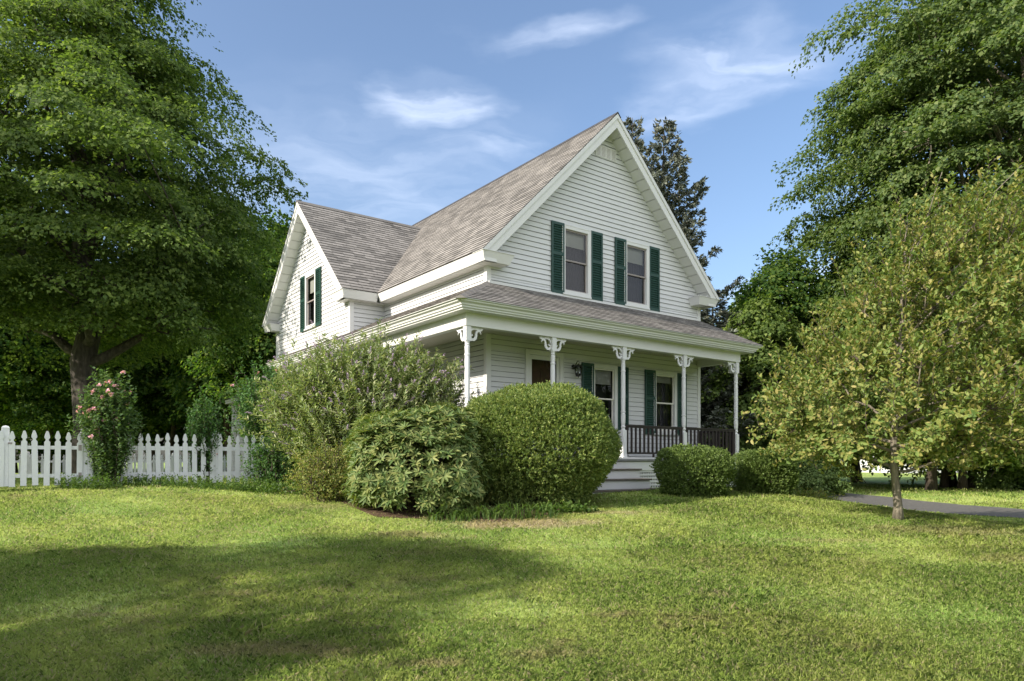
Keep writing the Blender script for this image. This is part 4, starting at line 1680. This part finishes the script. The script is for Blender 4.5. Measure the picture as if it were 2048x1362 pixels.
# ---- blue spruces
def spruce(seed, H, R, mat, bark):
    r = np.random.default_rng(seed)
    tb = MB()
    tb.tube(curve(np.zeros(3), np.array([0, 0, H]), 0, 8, r, .02), .20 * np.linspace(1, .06, 8), 9)
    Ps, Ds, Ns, Ls = [], [], [], []
    z = .9
    while z < H - .15:
        f = z / H
        L = R * (1 - f) ** .85 * r.uniform(.78, 1.12) + .08
        nb = 7 if f < .8 else 5
        a0 = r.random() * 6.28
        for j in range(nb):
            az = a0 + j * 6.283 / nb + r.normal() * .15
            l = L * r.uniform(.62, 1.2)
            o = np.array([math.cos(az), math.sin(az), 0])
            s = np.array([-o[1], o[0], 0])
            n = max(3, int(l / .26))
            t = np.linspace(0, 1, n)
            droop = -.16 * l * np.sin(t * 2.2) + .30 * l * t ** 2 + .30 * l * t * f
            B = np.array([0, 0, z]) + o * (l * t)[:, None]
            B[:, 2] += droop
            tb.tube(B, np.linspace(.035, .008, n) * (1.2 - f), 4, cap=False)
            # side twigs carrying needles
            m = int(l / .055) + 3
            tt = np.sqrt(r.uniform(.06, 1, m))
            bp = np.stack([np.interp(tt, t, B[:, k]) for k in range(3)], 1)
            sd = np.where(r.random(m) < .5, -1, 1)
            tl = (.16 + .40 * l / R * (1 - tt) + .08) * r.uniform(.6, 1.2, m)
            td = unit(o * .8 + s * sd[:, None] * 1.0 + np.stack([np.zeros(m), np.zeros(m), r.uniform(-.35, .15, m)], 1))
            kk = 9
            u = np.tile(np.linspace(.15, 1, kk), m)
            idx = np.repeat(np.arange(m), kk)
            P = bp[idx] + td[idx] * (u * tl[idx])[:, None]
            Ps.append(P)
            Ds.append(unit(td[idx] * .9 + rand_dir(len(P), r) * .8 + np.array([0, 0, .25])))
            Ns.append(unit(rand_dir(len(P), r) + np.array([0, 0, .7])))
            Ls.append(r.uniform(.10, .19, len(P)))
        z += r.uniform(.26, .44)
    P, D, N_, L_ = map(np.concatenate, (Ps, Ds, Ns, Ls))
    V, F = leaves(P, D, N_, L_, L_ * .42, .1, .1)
    return tb.mesh('trunk', bark, smooth=True), quads_mesh('needles', V, F, mat)


sp = spruce(5, 13.6, 4.1, M['spruce'], M['barkdark'])
place('blue_spruce', sp, (5.65, 26.3, gz(5, 26)), 0, .98, 'tall blue spruce right of the gable, the one with the wide lower branches', 'spruce', names=('trunk', 'needles'))
place('blue_spruce', sp, (4.30, 25.3, gz(4, 25)), 2.0, (.78, .78, .95), 'taller blue spruce tip directly behind the gable peak', 'spruce', names=('trunk', 'needles'))
place('blue_spruce', sp, (7.3, 25.8, gz(7, 26)), 4.0, (.9, .9, .52), 'shorter blue spruce whose grey branches show between the last porch posts', 'spruce', names=('trunk', 'needles'))


# ---- shoots: stems with leaves along them
def shoots(r, B, T, sag, leafL, leafW, step, start=.25, spread=.9, up=.2, six=True, jitter=.02, stem=.006, stem_every=1, sk=4, Lvar=(.6, 1.2), droop=.15):
    """B base points, T tip points; returns stem MB and leaf arrays"""
    mb_ = MB()
    Ps, Ds, Ns = [], [], []
    for i_ in range(len(B)):
        C = curve(B[i_], T[i_], sag, 6, r, jitter)
        if i_ % stem_every == 0:
            mb_.tube(C, stem * np.linspace(1.4, .5, 6), sk, cap=False)
        l = np.linalg.norm(T[i_] - B[i_])
        n = max(2, int(l * (1 - start) / step))
        t = start + (1 - start) * (np.arange(n) + r.random(n) * .6) / n
        ts = np.linspace(0, 1, 6)
        P = np.stack([np.interp(t, ts, C[:, k]) for k in range(3)], 1)
        ax = unit(C[-1] - C[2])
        a = np.arange(n) * 2.4 + r.random() * 6
        u = unit(np.cross(ax, [0.3, .2, 1.]))
        v = np.cross(ax, u)
        sd = u * np.cos(a)[:, None] + v * np.sin(a)[:, None]
        D = unit(ax * (1.1 - spread * .5) + sd * spread + np.array([0, 0, up]) + r.normal(size=(n, 3)) * .22)
        Ps.append(P)
        Ds.append(D)
        Ns.append(unit(ax * .7 - sd * .25 + np.array([0, 0, .8]) + r.normal(size=(n, 3)) * .35))
    P, D, N_ = map(np.concatenate, (Ps, Ds, Ns))
    L = leafL * r.uniform(Lvar[0], Lvar[1], len(P))
    return mb_, leaves(P, D, N_, L, L * leafW / leafL, .12, droop, six)


def flower_balls(r, C, size, mat, name, k=9):
    n = len(C)
    idx = np.repeat(np.arange(n), k)
    D = unit(rand_dir(n * k, r) + np.array([0, 0, .2]))
    V, F = leaves(C[idx], D, rand_dir(n * k, r), size * r.uniform(.7, 1.2, n * k), size * .9, .1, .2)
    return quads_mesh(name, V, F, mat)


# ---- bronze leaved tree on the right of the lawn
def bronze_tree():
    r = np.random.default_rng(77)
    bx_, by_ = 5.72, 10.5
    root = empty('ornamental_tree', (bx_, by_, gz(bx_, by_) - .02), 0, 'bushy young tree with olive and bronze oval leaves and mottled trunk on the right lawn', 'tree')
    tb = MB()
    tp = np.array([[0, 0, 0], [.0, 0, .25], [-.03, 0, .55], [-.06, .02, .9], [-.04, .03, 1.4], [.02, 0, 2.2], [.05, 0, 3.2], [.1, 0, 4.2]])
    tb.tube(tp, [.088, .062, .056, .052, .044, .034, .026, .015], 12)
    zs_ = [0, .7, 1.0, 1.4, 2.0, 2.6, 3.2, 3.9, 4.5, 5.0, 5.25]
    rs_ = [.5, .9, 2.2, 2.35, 2.25, 2.0, 1.72, 1.42, 1.15, .8, .25]
    cxf = lambda z: np.interp(z, [1, 2.4, 3.4, 4.5], [0, .30, .65, 1.0])
    env = lambda z: np.interp(z, zs_, rs_)
    B, T = [], []
    for i_ in range(34):
        z0 = .78 + 3.1 * (i_ / 34) ** 1.1
        az = i_ * 2.4
        zt_ = z0 + .45 + 1.1 * (i_ / 34) + r.uniform(-.2, .3)
        rr = env(min(zt_, 4.6)) * .72
        b = np.array([np.interp(z0, tp[:, 2], tp[:, 0]), np.interp(z0, tp[:, 2], tp[:, 1]), z0])
        t = np.array([math.cos(az) * rr + cxf(zt_), math.sin(az) * rr, zt_])
        P = curve(b, t, -.05, 7, r, .05)
        tb.tube(P, .030 * (1 - .5 * i_ / 34) * np.linspace(1, .3, 7), 6)
        LPs.append(P[2:])
    LP = np.concatenate(LPs)
    n = 3700
    z = r.uniform(.85, 5.05, n)
    keep = r.random(n) < (env(z) / 2.4) ** 1.2 + .12
    z = z[keep]
    n = len(z)
    az = r.random(n) * 6.283
    q = np.sqrt(r.uniform(.10, 1, n))
    lump = 1 + .17 * np.sin(3 * az + z * 2) + .15 * np.sin(6 * az - z * 4)
    hollow = (np.sin(az * 4 + z * 5) * np.sin(z * 7 - az * 2) > .55) & (q > .6)
    q = np.where(hollow, q * .72, q)
    rr = env(z) * q * lump
    T = np.stack([np.cos(az) * rr + cxf(z), np.sin(az) * rr, z + r.normal(0, .08, n)], 1)
    for i_ in range(n):
        d_ = np.linalg.norm(LP - (T[i_] - np.array([0, 0, .35])), axis=1)
        b = LP[np.argmin(d_)]
        v = T[i_] - b
        l = np.linalg.norm(v)
        if l > .95: b = T[i_] - v / l * .95
        if l < .3: b = T[i_] - np.array([math.cos(az[i_]) * .25, math.sin(az[i_]) * .25, .3])
        B.append(b)
    # long leading shoots at the top and sides
    for i_ in range(240):
        a = r.random() * 6.283
        zz = r.uniform(1.2, 4.9)
        rr2 = env(zz) * r.uniform(.7, .98)
        b = np.array([math.cos(a) * rr2 + cxf(zz), math.sin(a) * rr2, zz])
        v = np.array([math.cos(a) * .35, math.sin(a) * .35, 1.0])
        B.append(b)
        T = np.concatenate([T, [b + v * r.uniform(.35, .72)]])
    st, (V, F) = shoots(r, np.array(B), T, .02, .086, .043, .031, .12, .85, .35, True, .02, .0045, 2)
    tr_ = None
    tr_ = tb.obj('trunk', M['bark2'], root, smooth=True)
    st.obj('twigs', M['barkdark'], tr_)
    mesh_obj('crown', quads_mesh('crown', V, F, M['magnolia']), root)


LPs = []
bronze_tree()
for o_ in COL.objects:
    if o_.name == 'ornamental_tree': o_.scale = (.97, .97, .94)


def ell_pts(r, n, rx, ry, rz_, cz, zmin=-.6, lumpy=.06, power=1.0):
    """points over an ellipsoid surface (superellipse power), with outward normals"""
    D = rand_dir(n * 2, r)
    D = D[D[:, 2] > zmin][:n]
    ph = r.random(6) * 6
    lp = 1 + lumpy * (np.sin(4 * D[:, 0] + ph[0]) + np.sin(5 * D[:, 1] + ph[1]) + np.sin(6 * D[:, 2] + ph[2]) + .6 * np.sin(11 * D[:, 0] + 9 * D[:, 2] + ph[3]))
    if power != 1:
        D2 = np.sign(D) * np.abs(D) ** power
        D2 = D2 / (np.max(np.abs(D2), axis=1, keepdims=True) * .35 + np.linalg.norm(D2, axis=1, keepdims=True) * .65)
    else:
        D2 = D
    P = D2 * np.array([rx, ry, rz_]) * lp[:, None]
    N_ = unit(D / np.array([rx, ry, rz_]))
    P[:, 2] += cz
    return P, N_


def inner_stems(r, n, P, stem=.012, base=.12):
    m = MB()
    for i_ in range(n):
        t = P[r.integers(len(P))] * np.array([.85, .85, .9])
        a = r.random() * 6.28
        m.tube(curve(np.array([math.cos(a) * base, math.sin(a) * base, -.05]), t, .05, 6, r, .04), stem * np.linspace(1.3, .4, 6), 5)
    return m


def clipped_bush(name, label, cat, loc, rx, ry, rz_, cz, ntuft, per, leaf, lw, mat, seed, power=.85, lumpy=.02, zmin=-.75, group=None, layers=.22, upb=.35, taper=0.0):
    r = np.random.default_rng(seed)
    root = empty(name, (loc[0], loc[1], gz(*loc[:2]) - .03), 0, label, cat, group)
    P, N_ = ell_pts(r, ntuft, rx, ry, rz_, cz, zmin, lumpy, power)
    inward = r.random(len(P)) ** 2 * layers
    P = P + N_ * ((r.random(len(P)) < .018) * r.uniform(.02, .075, len(P)))[:, None]
    hole = (np.sin(P[:, 0] * 9 + seed) * np.sin(P[:, 1] * 8 + 1) * np.sin(P[:, 2] * 10 + 2)) > .45
    inward = inward + np.where(hole, .07, 0)
    P = P - N_ * inward[:, None] + r.normal(0, .012, P.shape)
    if taper:
        tf = (1 - taper) + taper * sst(P[:, 2], 0, cz * .95)
        P[:, :2] *= tf[:, None]
    deep = r.random(len(P)) < .28
    P = np.where(deep[:, None], P * np.array([.80, .80, .86]) + np.array([0, 0, .03]), P)
    ok = P[:, 2] > .02
    P, N_ = P[ok], N_[ok]
    idx = np.repeat(np.arange(len(P)), per)
    n = len(idx)
    ax = unit(N_ + np.array([0, 0, upb]) + r.normal(size=N_.shape) * .25)
    D = unit(ax[idx] * .9 + rand_dir(n, r) * .75)
    off = ax[idx] * (r.random(n) * leaf * 1.4)[:, None]
    Nl = unit(ax[idx] * .3 + rand_dir(n, r) + np.array([0, 0, .5]))
    L = leaf * r.uniform(.6, 1.2, n)
    V, F = leaves(P[idx] + off, D, Nl, L, L * lw, .12, .1)
    st = inner_stems(r, 60, P, .014, .18)
    st.obj('stem', M['barkdark'], root, smooth=True)
    mesh_obj('foliage', quads_mesh('foliage', V, F, mat), root)
    return root


clipped_bush('yew_bush', 'largest clipped yew bush, rounded and dense, in front of the porch steps', 'bush', (.38, 11.72), 1.33, 1.15, 1.03, .88, 38000, 7, .044, .38, M['yew'], 3, .93, .028, layers=.34, taper=.24)
clipped_bush('boxwood_bush', 'round clipped bush directly right of the porch steps', 'bush', (3.28, 12.75), .63, .62, .50, .40, 9500, 7, .034, .58, M['box'], 4, .93, .045, taper=.14)
clipped_bush('boxwood_bush', 'round clipped bush farther right, next to the bronze leaved tree', 'bush', (4.74, 13.35), .53, .53, .50, .36, 8500, 7, .034, .58, M['box'], 6, .95, .045, taper=.14)


def rhododendron():
    r = np.random.default_rng(9)
    x, y = -1.42, 11.05
    root = empty('rhododendron', (x, y, gz(x, y) - .03), 0, 'glossy broad leaved rhododendron in front, left of the big yew', 'bush')
    P, N_ = ell_pts(r, 2300, 1.10, .98, .86, .74, -.72, .055, .85)
    P = P - N_ * (r.random(len(P)) ** 1.6 * .34)[:, None]
    ok = P[:, 2] > .03
    P, N_ = P[ok], N_[ok]
    k = 9
    idx = np.repeat(np.arange(len(P)), k)
    n = len(idx)
    ax = unit(N_ * .8 + np.array([0, 0, .65]) + r.normal(size=N_.shape) * .22)
    u = unit(np.cross(ax, [0.2, .31, .9]))
    v = np.cross(ax, u)
    a = np.tile(np.arange(k) * 6.283 / k, len(P)) + np.repeat(r.random(len(P)) * 6, k)
    sd = u[idx] * np.cos(a)[:, None] + v[idx] * np.sin(a)[:, None]
    el = r.uniform(.05, .9, n)[:, None]
    D = unit(sd + ax[idx] * el)
    Nl = unit(ax[idx] - sd * .3)
    L = .118 * r.uniform(.65, 1.2, n)
    V, F = leaves(P[idx] + D * .012, D, Nl, L, L * .30, .12, .16, True)
    inner_stems(r, 70, P, .014, .25).obj('stem', M['barkdark'], root, smooth=True)
    mesh_obj('foliage', quads_mesh('foliage', V, F, M['rhodo']), root)


rhododendron()


def shoot_bush(name, label, cat, x, y, tips_fn, n, leafL, leafW, step, mat, seed, flower=None, start=.3, sag=.1, base_r=.3, six=False, spread=.9, up=.1, stem=.006, group=None, short=None, fcount=.15, fsize=.05, stem_every=3):
    r = np.random.default_rng(seed)
    root = empty(name, (x, y, gz(x, y) - .03), 0, label, cat, group)
    T = tips_fn(r, n)
    a = r.random(len(T)) * 6.28
    q = np.sqrt(r.random(len(T))) * base_r
    B = np.stack([np.cos(a) * q, np.sin(a) * q, np.zeros(len(T))], 1)
    B[:, 0] += T[:, 0] * .25
    B[:, 1] += T[:, 1] * .25
    if short:       # most shoots start part of the way up
        v = T - B
        l = np.linalg.norm(v, axis=1, keepdims=True)
        m_ = (r.random(len(T)) > .22)[:, None] & (l > short)
        nb = T - v / l * short * r.uniform(.7, 1.1, (len(T), 1)) + r.normal(0, .03, T.shape)
        B = np.where(m_, nb, B)
    st, (V, F) = shoots(r, B, T, sag, leafL, leafW, step, start, spread, up, six, .03, stem, stem_every)
    st.obj('stem', M['barkdark'], root, smooth=True)
    mesh_obj('foliage', quads_mesh('foliage', V, F, mat), root)
    if flower == 'ball':
        C = T[r.random(len(T)) < fcount]
        mesh_obj('blossom', flower_balls(r, C, fsize, M['pink'], 'blossom'), root)['label'] = 'pink blossoms'
    elif flower == 'spike':
        sel = r.random(len(T)) < fcount
        Tt, Bb = T[sel], B[sel]
        d_ = unit(Tt - Bb + np.array([0, 0, -.1]))
        k = 44
        idx = np.repeat(np.arange(len(Tt)), k)
        u = np.tile(np.linspace(0, 1, k), len(Tt))
        ln = np.repeat(r.uniform(.10, .20, len(Tt)), k)
        hook = np.zeros((len(u), 3))
        hook[:, 2] = -.06 * u ** 2
        P = Tt[idx] + d_[idx] * (u * ln)[:, None] + hook + rand_dir(len(u), r) * (.018 * (1.1 - u))[:, None]
        V2, F2 = leaves(P, rand_dir(len(u), r), rand_dir(len(u), r), .018, .013, .1, .1)
        mesh_obj('blossom', quads_mesh('blossom', V2, F2, M['purple']), root)['label'] = 'faded purple flower spikes'
    return root


def dome(rx, ry, rz_, cz, zmin=.15, hollow=.45, cx=0, rag=.12, taper=0):
    def f(r, n):
        D = rand_dir(n, r)
        D[:, 2] = np.abs(D[:, 2]) ** .9 * np.where(r.random(n) < .78, 1, -.6)
        q = r.uniform(hollow, 1, n) ** .5
        P = D * q[:, None] * np.array([rx, ry, rz_]) * (1 + r.normal(0, rag, n))[:, None]
        P[:, 0] += cx
        P[:, 2] = np.maximum(P[:, 2] + cz, zmin)
        return P
    return f


# butterfly bush against the porch corner, long arching stems
shoot_bush('butterfly_bush', 'sprawling grey green butterfly bush with faded purple spikes leaning on the porch corner', 'bush', -2.65, 12.9, dome(1.95, 1.0, 1.50, 1.42, .35, .3), 2100, .100, .028, .018,
           M['buddleia'], 12, 'spike', .15, .10, .3, False, .8, .05, .006, short=.75, fcount=.30)
shoot_bush('lilac_bush', 'deep green rounded shrub with a few pink blooms below the left cross gable', 'bush', -4.9, 14.9, dome(1.08, .85, 1.2, 1.5, .3, .25), 1000, .075, .045, .030, M['lilac'], 13, 'ball', .15, .05, .3, False, .9, .15,
           .006, short=.55, fcount=.02, fsize=.045)
shoot_bush('rose_of_sharon', 'upright rose of sharon with many pink flowers in front of the picket fence', 'shrub', -7.15, 12.55, dome(.50, .45, .95, 1.10, .25, .2, rag=.17), 640, .072, .046, .028, M['sharon'], 14, 'ball', .15, .03, .15, False, 1.0,
           .2, .005, short=.45, fcount=.11, fsize=.050, stem_every=6)
shoot_bush('rose_of_sharon', 'slimmer green rose of sharon with a few blooms between fence and shed', 'shrub', -5.95, 13.75, dome(.34, .34, .82, .95, .2, .2, rag=.15), 330, .065, .038, .028, M['lilac'], 15, 'ball', .15, .03, .15, False, .85, .35,
           .006, short=.55, fcount=.012, fsize=.042)
shoot_bush('azalea_bush', 'low yellow green azalea spreading left of the rhododendron', 'bush', -2.95, 11.95, dome(.85, .75, .62, .38, .05, .3), 1100, .045, .020, .018, M['azalea'], 16, None, .15, .04, .35, False, .9, .25, .005, short=.35)
shoot_bush('azalea_bush', 'small bright green azalea in the gap behind the rhododendron', 'bush', -2.35, 12.25, dome(.75, .6, .75, .55, .05, .3), 800, .045, .020, .018, M['sharon'], 17, None, .15, .04, .35, False, .9, .25, .005, short=.35)
shoot_bush('ivy_shrub', 'leafy shrub smothering the right end of the picket fence', 'bush', -4.35, 13.35, dome(.72, .45, .75, .5, .05, .25), 560, .060, .035, .026, M['lilac'], 18, None, .15, .04, .35, False, .9, .2, .005, short=.4)


def weeds(name, label, cx, cy, rx, ry, n, h, leafL, leafW, mat, seed, group=None, cat='weed'):
    r = np.random.default_rng(seed)
    root = empty(name, (cx, cy, gz(cx, cy) - .01), 0, label, cat, group)
    a = r.random(n) * 6.28
    q = np.sqrt(r.random(n))
    bx_, by_ = np.cos(a) * q * rx, np.sin(a) * q * ry
    bz = ground(bx_ + cx, by_ + cy) - gz(cx, cy)
    D = unit(np.stack([r.normal(0, .45, n), r.normal(0, .45, n), np.ones(n)], 1))
    hh = h * r.uniform(.4, 1.1, n)
    k = 5
    idx = np.repeat(np.arange(n), k)
    u = np.tile(np.linspace(.2, 1, k), n)
    B = np.stack([bx_, by_, bz], 1)
    P = B[idx] + D[idx] * (u * hh[idx])[:, None]
    V, F = leaves(P, unit(rand_dir(len(u), r) + np.array([0, 0, .35])), unit(rand_dir(len(u), r) * .5 + np.array([0, 0, 1])), leafL * r.uniform(.6, 1.2, len(u)), leafW, .1, .2)
    mesh_obj('foliage', quads_mesh('foliage', V, F, mat), root)


def blades_clump(name, label, cx, cy, rx, ry, n, L, seed, cat='plant'):
    r = np.random.default_rng(seed)
    root = empty(name, (cx, cy, gz(cx, cy) - .01), 0, label, cat)
    a = r.random(n) * 6.28
    q = np.sqrt(r.random(n))
    B = np.stack([np.cos(a) * q * rx, np.sin(a) * q * ry, np.zeros(n)], 1)
    B[:, 2] = ground(B[:, 0] + cx, B[:, 1] + cy) - gz(cx, cy)
    az = r.random(n) * 6.28
    o = np.stack([np.cos(az), np.sin(az), np.zeros(n)], 1)
    l = L * r.uniform(.5, 1.1, n)[:, None]
    s = np.stack([-o[:, 1], o[:, 0], np.zeros(n)], 1) * .008
    up = np.array([0, 0, 1.])
    p1 = B + (o * .25 + up * .75) * l * .55
    p2 = B + (o * .75 + up * .85) * l * .75
    p3 = B + (o * 1.1 + up * .65) * l * .9
    V = np.stack([B - s, B + s, p1 - s, p1 + s, p2 - s * .8, p2 + s * .8, p3, p3 + s * .1], 1).reshape(-1, 3)
    b = np.arange(n)[:, None] * 8
    F = np.concatenate([b + [0, 1, 3, 2], b + [2, 3, 5, 4], b + [4, 5, 7, 6]], 1).reshape(-1, 4)
    mesh_obj('foliage', quads_mesh('foliage', V, F, M['weed']), root)


weeds('weed_patch', 'strip of leafy weeds along the foot of the picket fence', -6.1, 12.75, 2.0, .28, 900, .22, .045, .025, M['weed'], 61)
weeds('weed_patch', 'leafy weeds at the foot of the pink flowered rose of sharon', -7.3, 12.2, .55, .25, 350, .26, .045, .025, M['weed'], 62)
weeds('weed_patch', 'weeds between the azalea and the fence end', -4.2, 12.7, .8, .4, 500, .26, .05, .028, M['weed'], 63)
blades_clump('daylily_clump', 'arching strap leaves of daylily in front of the big yew', -.05, 10.35, .75, .22, 260, .34, 64)
blades_clump('daylily_clump', 'low tuft of strap leaves under the rhododendron edge', -.85, 10.15, .35, .18, 110, .26, 65)
weeds('hosta_plant', 'broad leaved seedlings at the right foot of the big yew', .85, 10.75, .45, .14, 110, .16, .075, .045, M['weed'], 66, cat='plant')
weeds('weed_patch', 'pale weeds between the right clipped bush and the drive', 5.95, 13.9, .45, .3, 200, .20, .06, .02, M['azalea'], 67)


# ------------------------------------------------------------------ grass blades
def grass():
    r = np.random.default_rng(101)
    Vs = []

    def band(y0, y1, n, h, w, x0f=-.76, x1f=.76, extra=1.0):
        y = np.sqrt(r.random(n) * (y1 ** 2 - y0 ** 2) + y0 ** 2)
        x = y * r.uniform(x0f, x1f, n)
        # clumpy density
        d = np.sin(x * 3.1 + 1.3 * np.sin(y * 2.3)) * np.sin(y * 3.7 + 1.1 * np.sin(x * 1.9))
        keep = r.random(n) < .72 + .28 * d
        hx_ = .8025 * x + .5966 * y
        hy_ = -.5966 * x + .8025 * y
        keep &= ~((hx_ > 6.6) & (hx_ < 14.6) & (hy_ > 10.3))
        keep &= ~((hx_ > 8.6) & (hx_ < 10.74) & (hy_ > 9.45))
        keep &= ~((hx_ > 15.85) & (hx_ < 18.55))
        keep &= ~((hx_ > 6) & (hy_ > 15))
        lo_ = np.interp(x, [-5, -3.2, -2, -.2, 1.2, 2.3, 4.4], [13.4, 12.2, 10.35, 10.05, 10.9, 11.6, 12.4])
        keep &= ~((x > -5) & (x < 1.15) & (y > lo_ + .05 * np.sin(x * 9)) & (r.random(n) < .9))
        # thin turf on the dry patch
        dr = np.hypot((x - .15) / 1.5, (y - 9.95) / .42) < .8
        keep &= ~(dr & (r.random(n) < .55))
        x, y = x[keep], y[keep]
        n = len(x)
        z = ground(x, y) - .004
        hh = h * r.uniform(.45, 1.25, n) * (1 + .35 * np.sin(x * 1.7 + y * .8) * np.sin(y * 1.3))
        tuft = (r.random(n) < .10) & (np.sin(x * 4.3 + 2 * np.sin(y * 3)) * np.sin(y * 5.1 + x) > .72)
        hh = np.where(tuft, hh * 1.6, hh)
        az = r.random(n) * 6.283
        ln = r.uniform(.15, .95, n)
        o = np.stack([np.cos(az), np.sin(az), np.zeros(n)], 1)
        s = np.stack([-np.sin(az), np.cos(az), np.zeros(n)], 1) * (w * r.uniform(.7, 1.3, n))[:, None] * .5
        B = np.stack([x, y, z], 1)
        up = np.array([0, 0, 1.])
        m_ = B + (up * .55 + o * (ln * .28)[:, None]) * hh[:, None]
        t = B + (up * (1.0 - .35 * ln)[:, None] + o * (ln * .95)[:, None]) * hh[:, None]
        Vs.append(np.stack([B - s, B + s, m_ + s * .8, t, m_ - s * .8], 1))
    band(3.6, 6.0, 210000, .052, .0040)
    band(6.0, 8.5, 200000, .050, .0052)
    band(8.5, 12, 190000, .048, .0075)
    band(12, 17, 120000, .055, .011)
    band(17, 27, 60000, .07, .02)
    V = np.concatenate(Vs).reshape(-1, 3)
    F = np.arange(len(V)).reshape(-1, 5)
    o = mesh_obj('grass', quads_mesh('grass', V, F, M['grass']))
    tag(o, kind='stuff', label='short mown grass of the lawn with dry patches', cat='grass')


grass()

# fallen leaf on the lawn and overhead cable
r_ = np.random.default_rng(5)
fx, fy = -1.62, 6.85
fl = MB()
fl.add([(0, 0, .03), (.05, .02, .045), (.11, .0, .055), (.05, -.03, .04)], [(0, 1, 2, 3)])
fl.add([(0, 0, .0285), (.05, .02, .0435), (.11, .0, .0535), (.05, -.03, .0385)], [(3, 2, 1, 0)])
tag(fl.obj('fallen_leaf', M['wood'], None, loc=(fx, fy, gz(fx, fy)), rz=.5), 'single brown fallen leaf lying on the shaded lawn', 'leaf')
a = np.array(H2W(14.5, 14.5, EYE + 3.35))
b = np.array([13.8, 31.0, EYE + 5.9])
cbl = MB()
cbl.tube(curve(a, b, -.35, 16), .016, 6)
tag(cbl.obj('overhead_cable', M['screen'], None, smooth=True), 'thin service cable running from behind the porch roof to the right', 'cable')

# far white house beyond the field at the right
fh = empty('far_house', (36.5, 62, gz(36, 62)), .25, 'distant white house glimpsed beyond the dark trunks at right', 'house')
MB().box(-5, 5, -3, 3, 0, 2.9).obj('wall', M['siding'], fh)
MB().prism([(-3.4, 2.85), (3.4, 2.85), (0, 5.2)], -5.3, 5.3, 'x').obj('roof', M['farroof'], fh)
for x in (-3.4, -.6, 2.2):
    f_ = MB().box(x - .06, x + 1.16, -3.05, -3.0, 1.0, 2.3).obj('window', M['white'], fh)
    MB().box(x, x + 1.1, -3.07, -3.051, 1.06, 2.24).obj('pane', M['room'], f_)
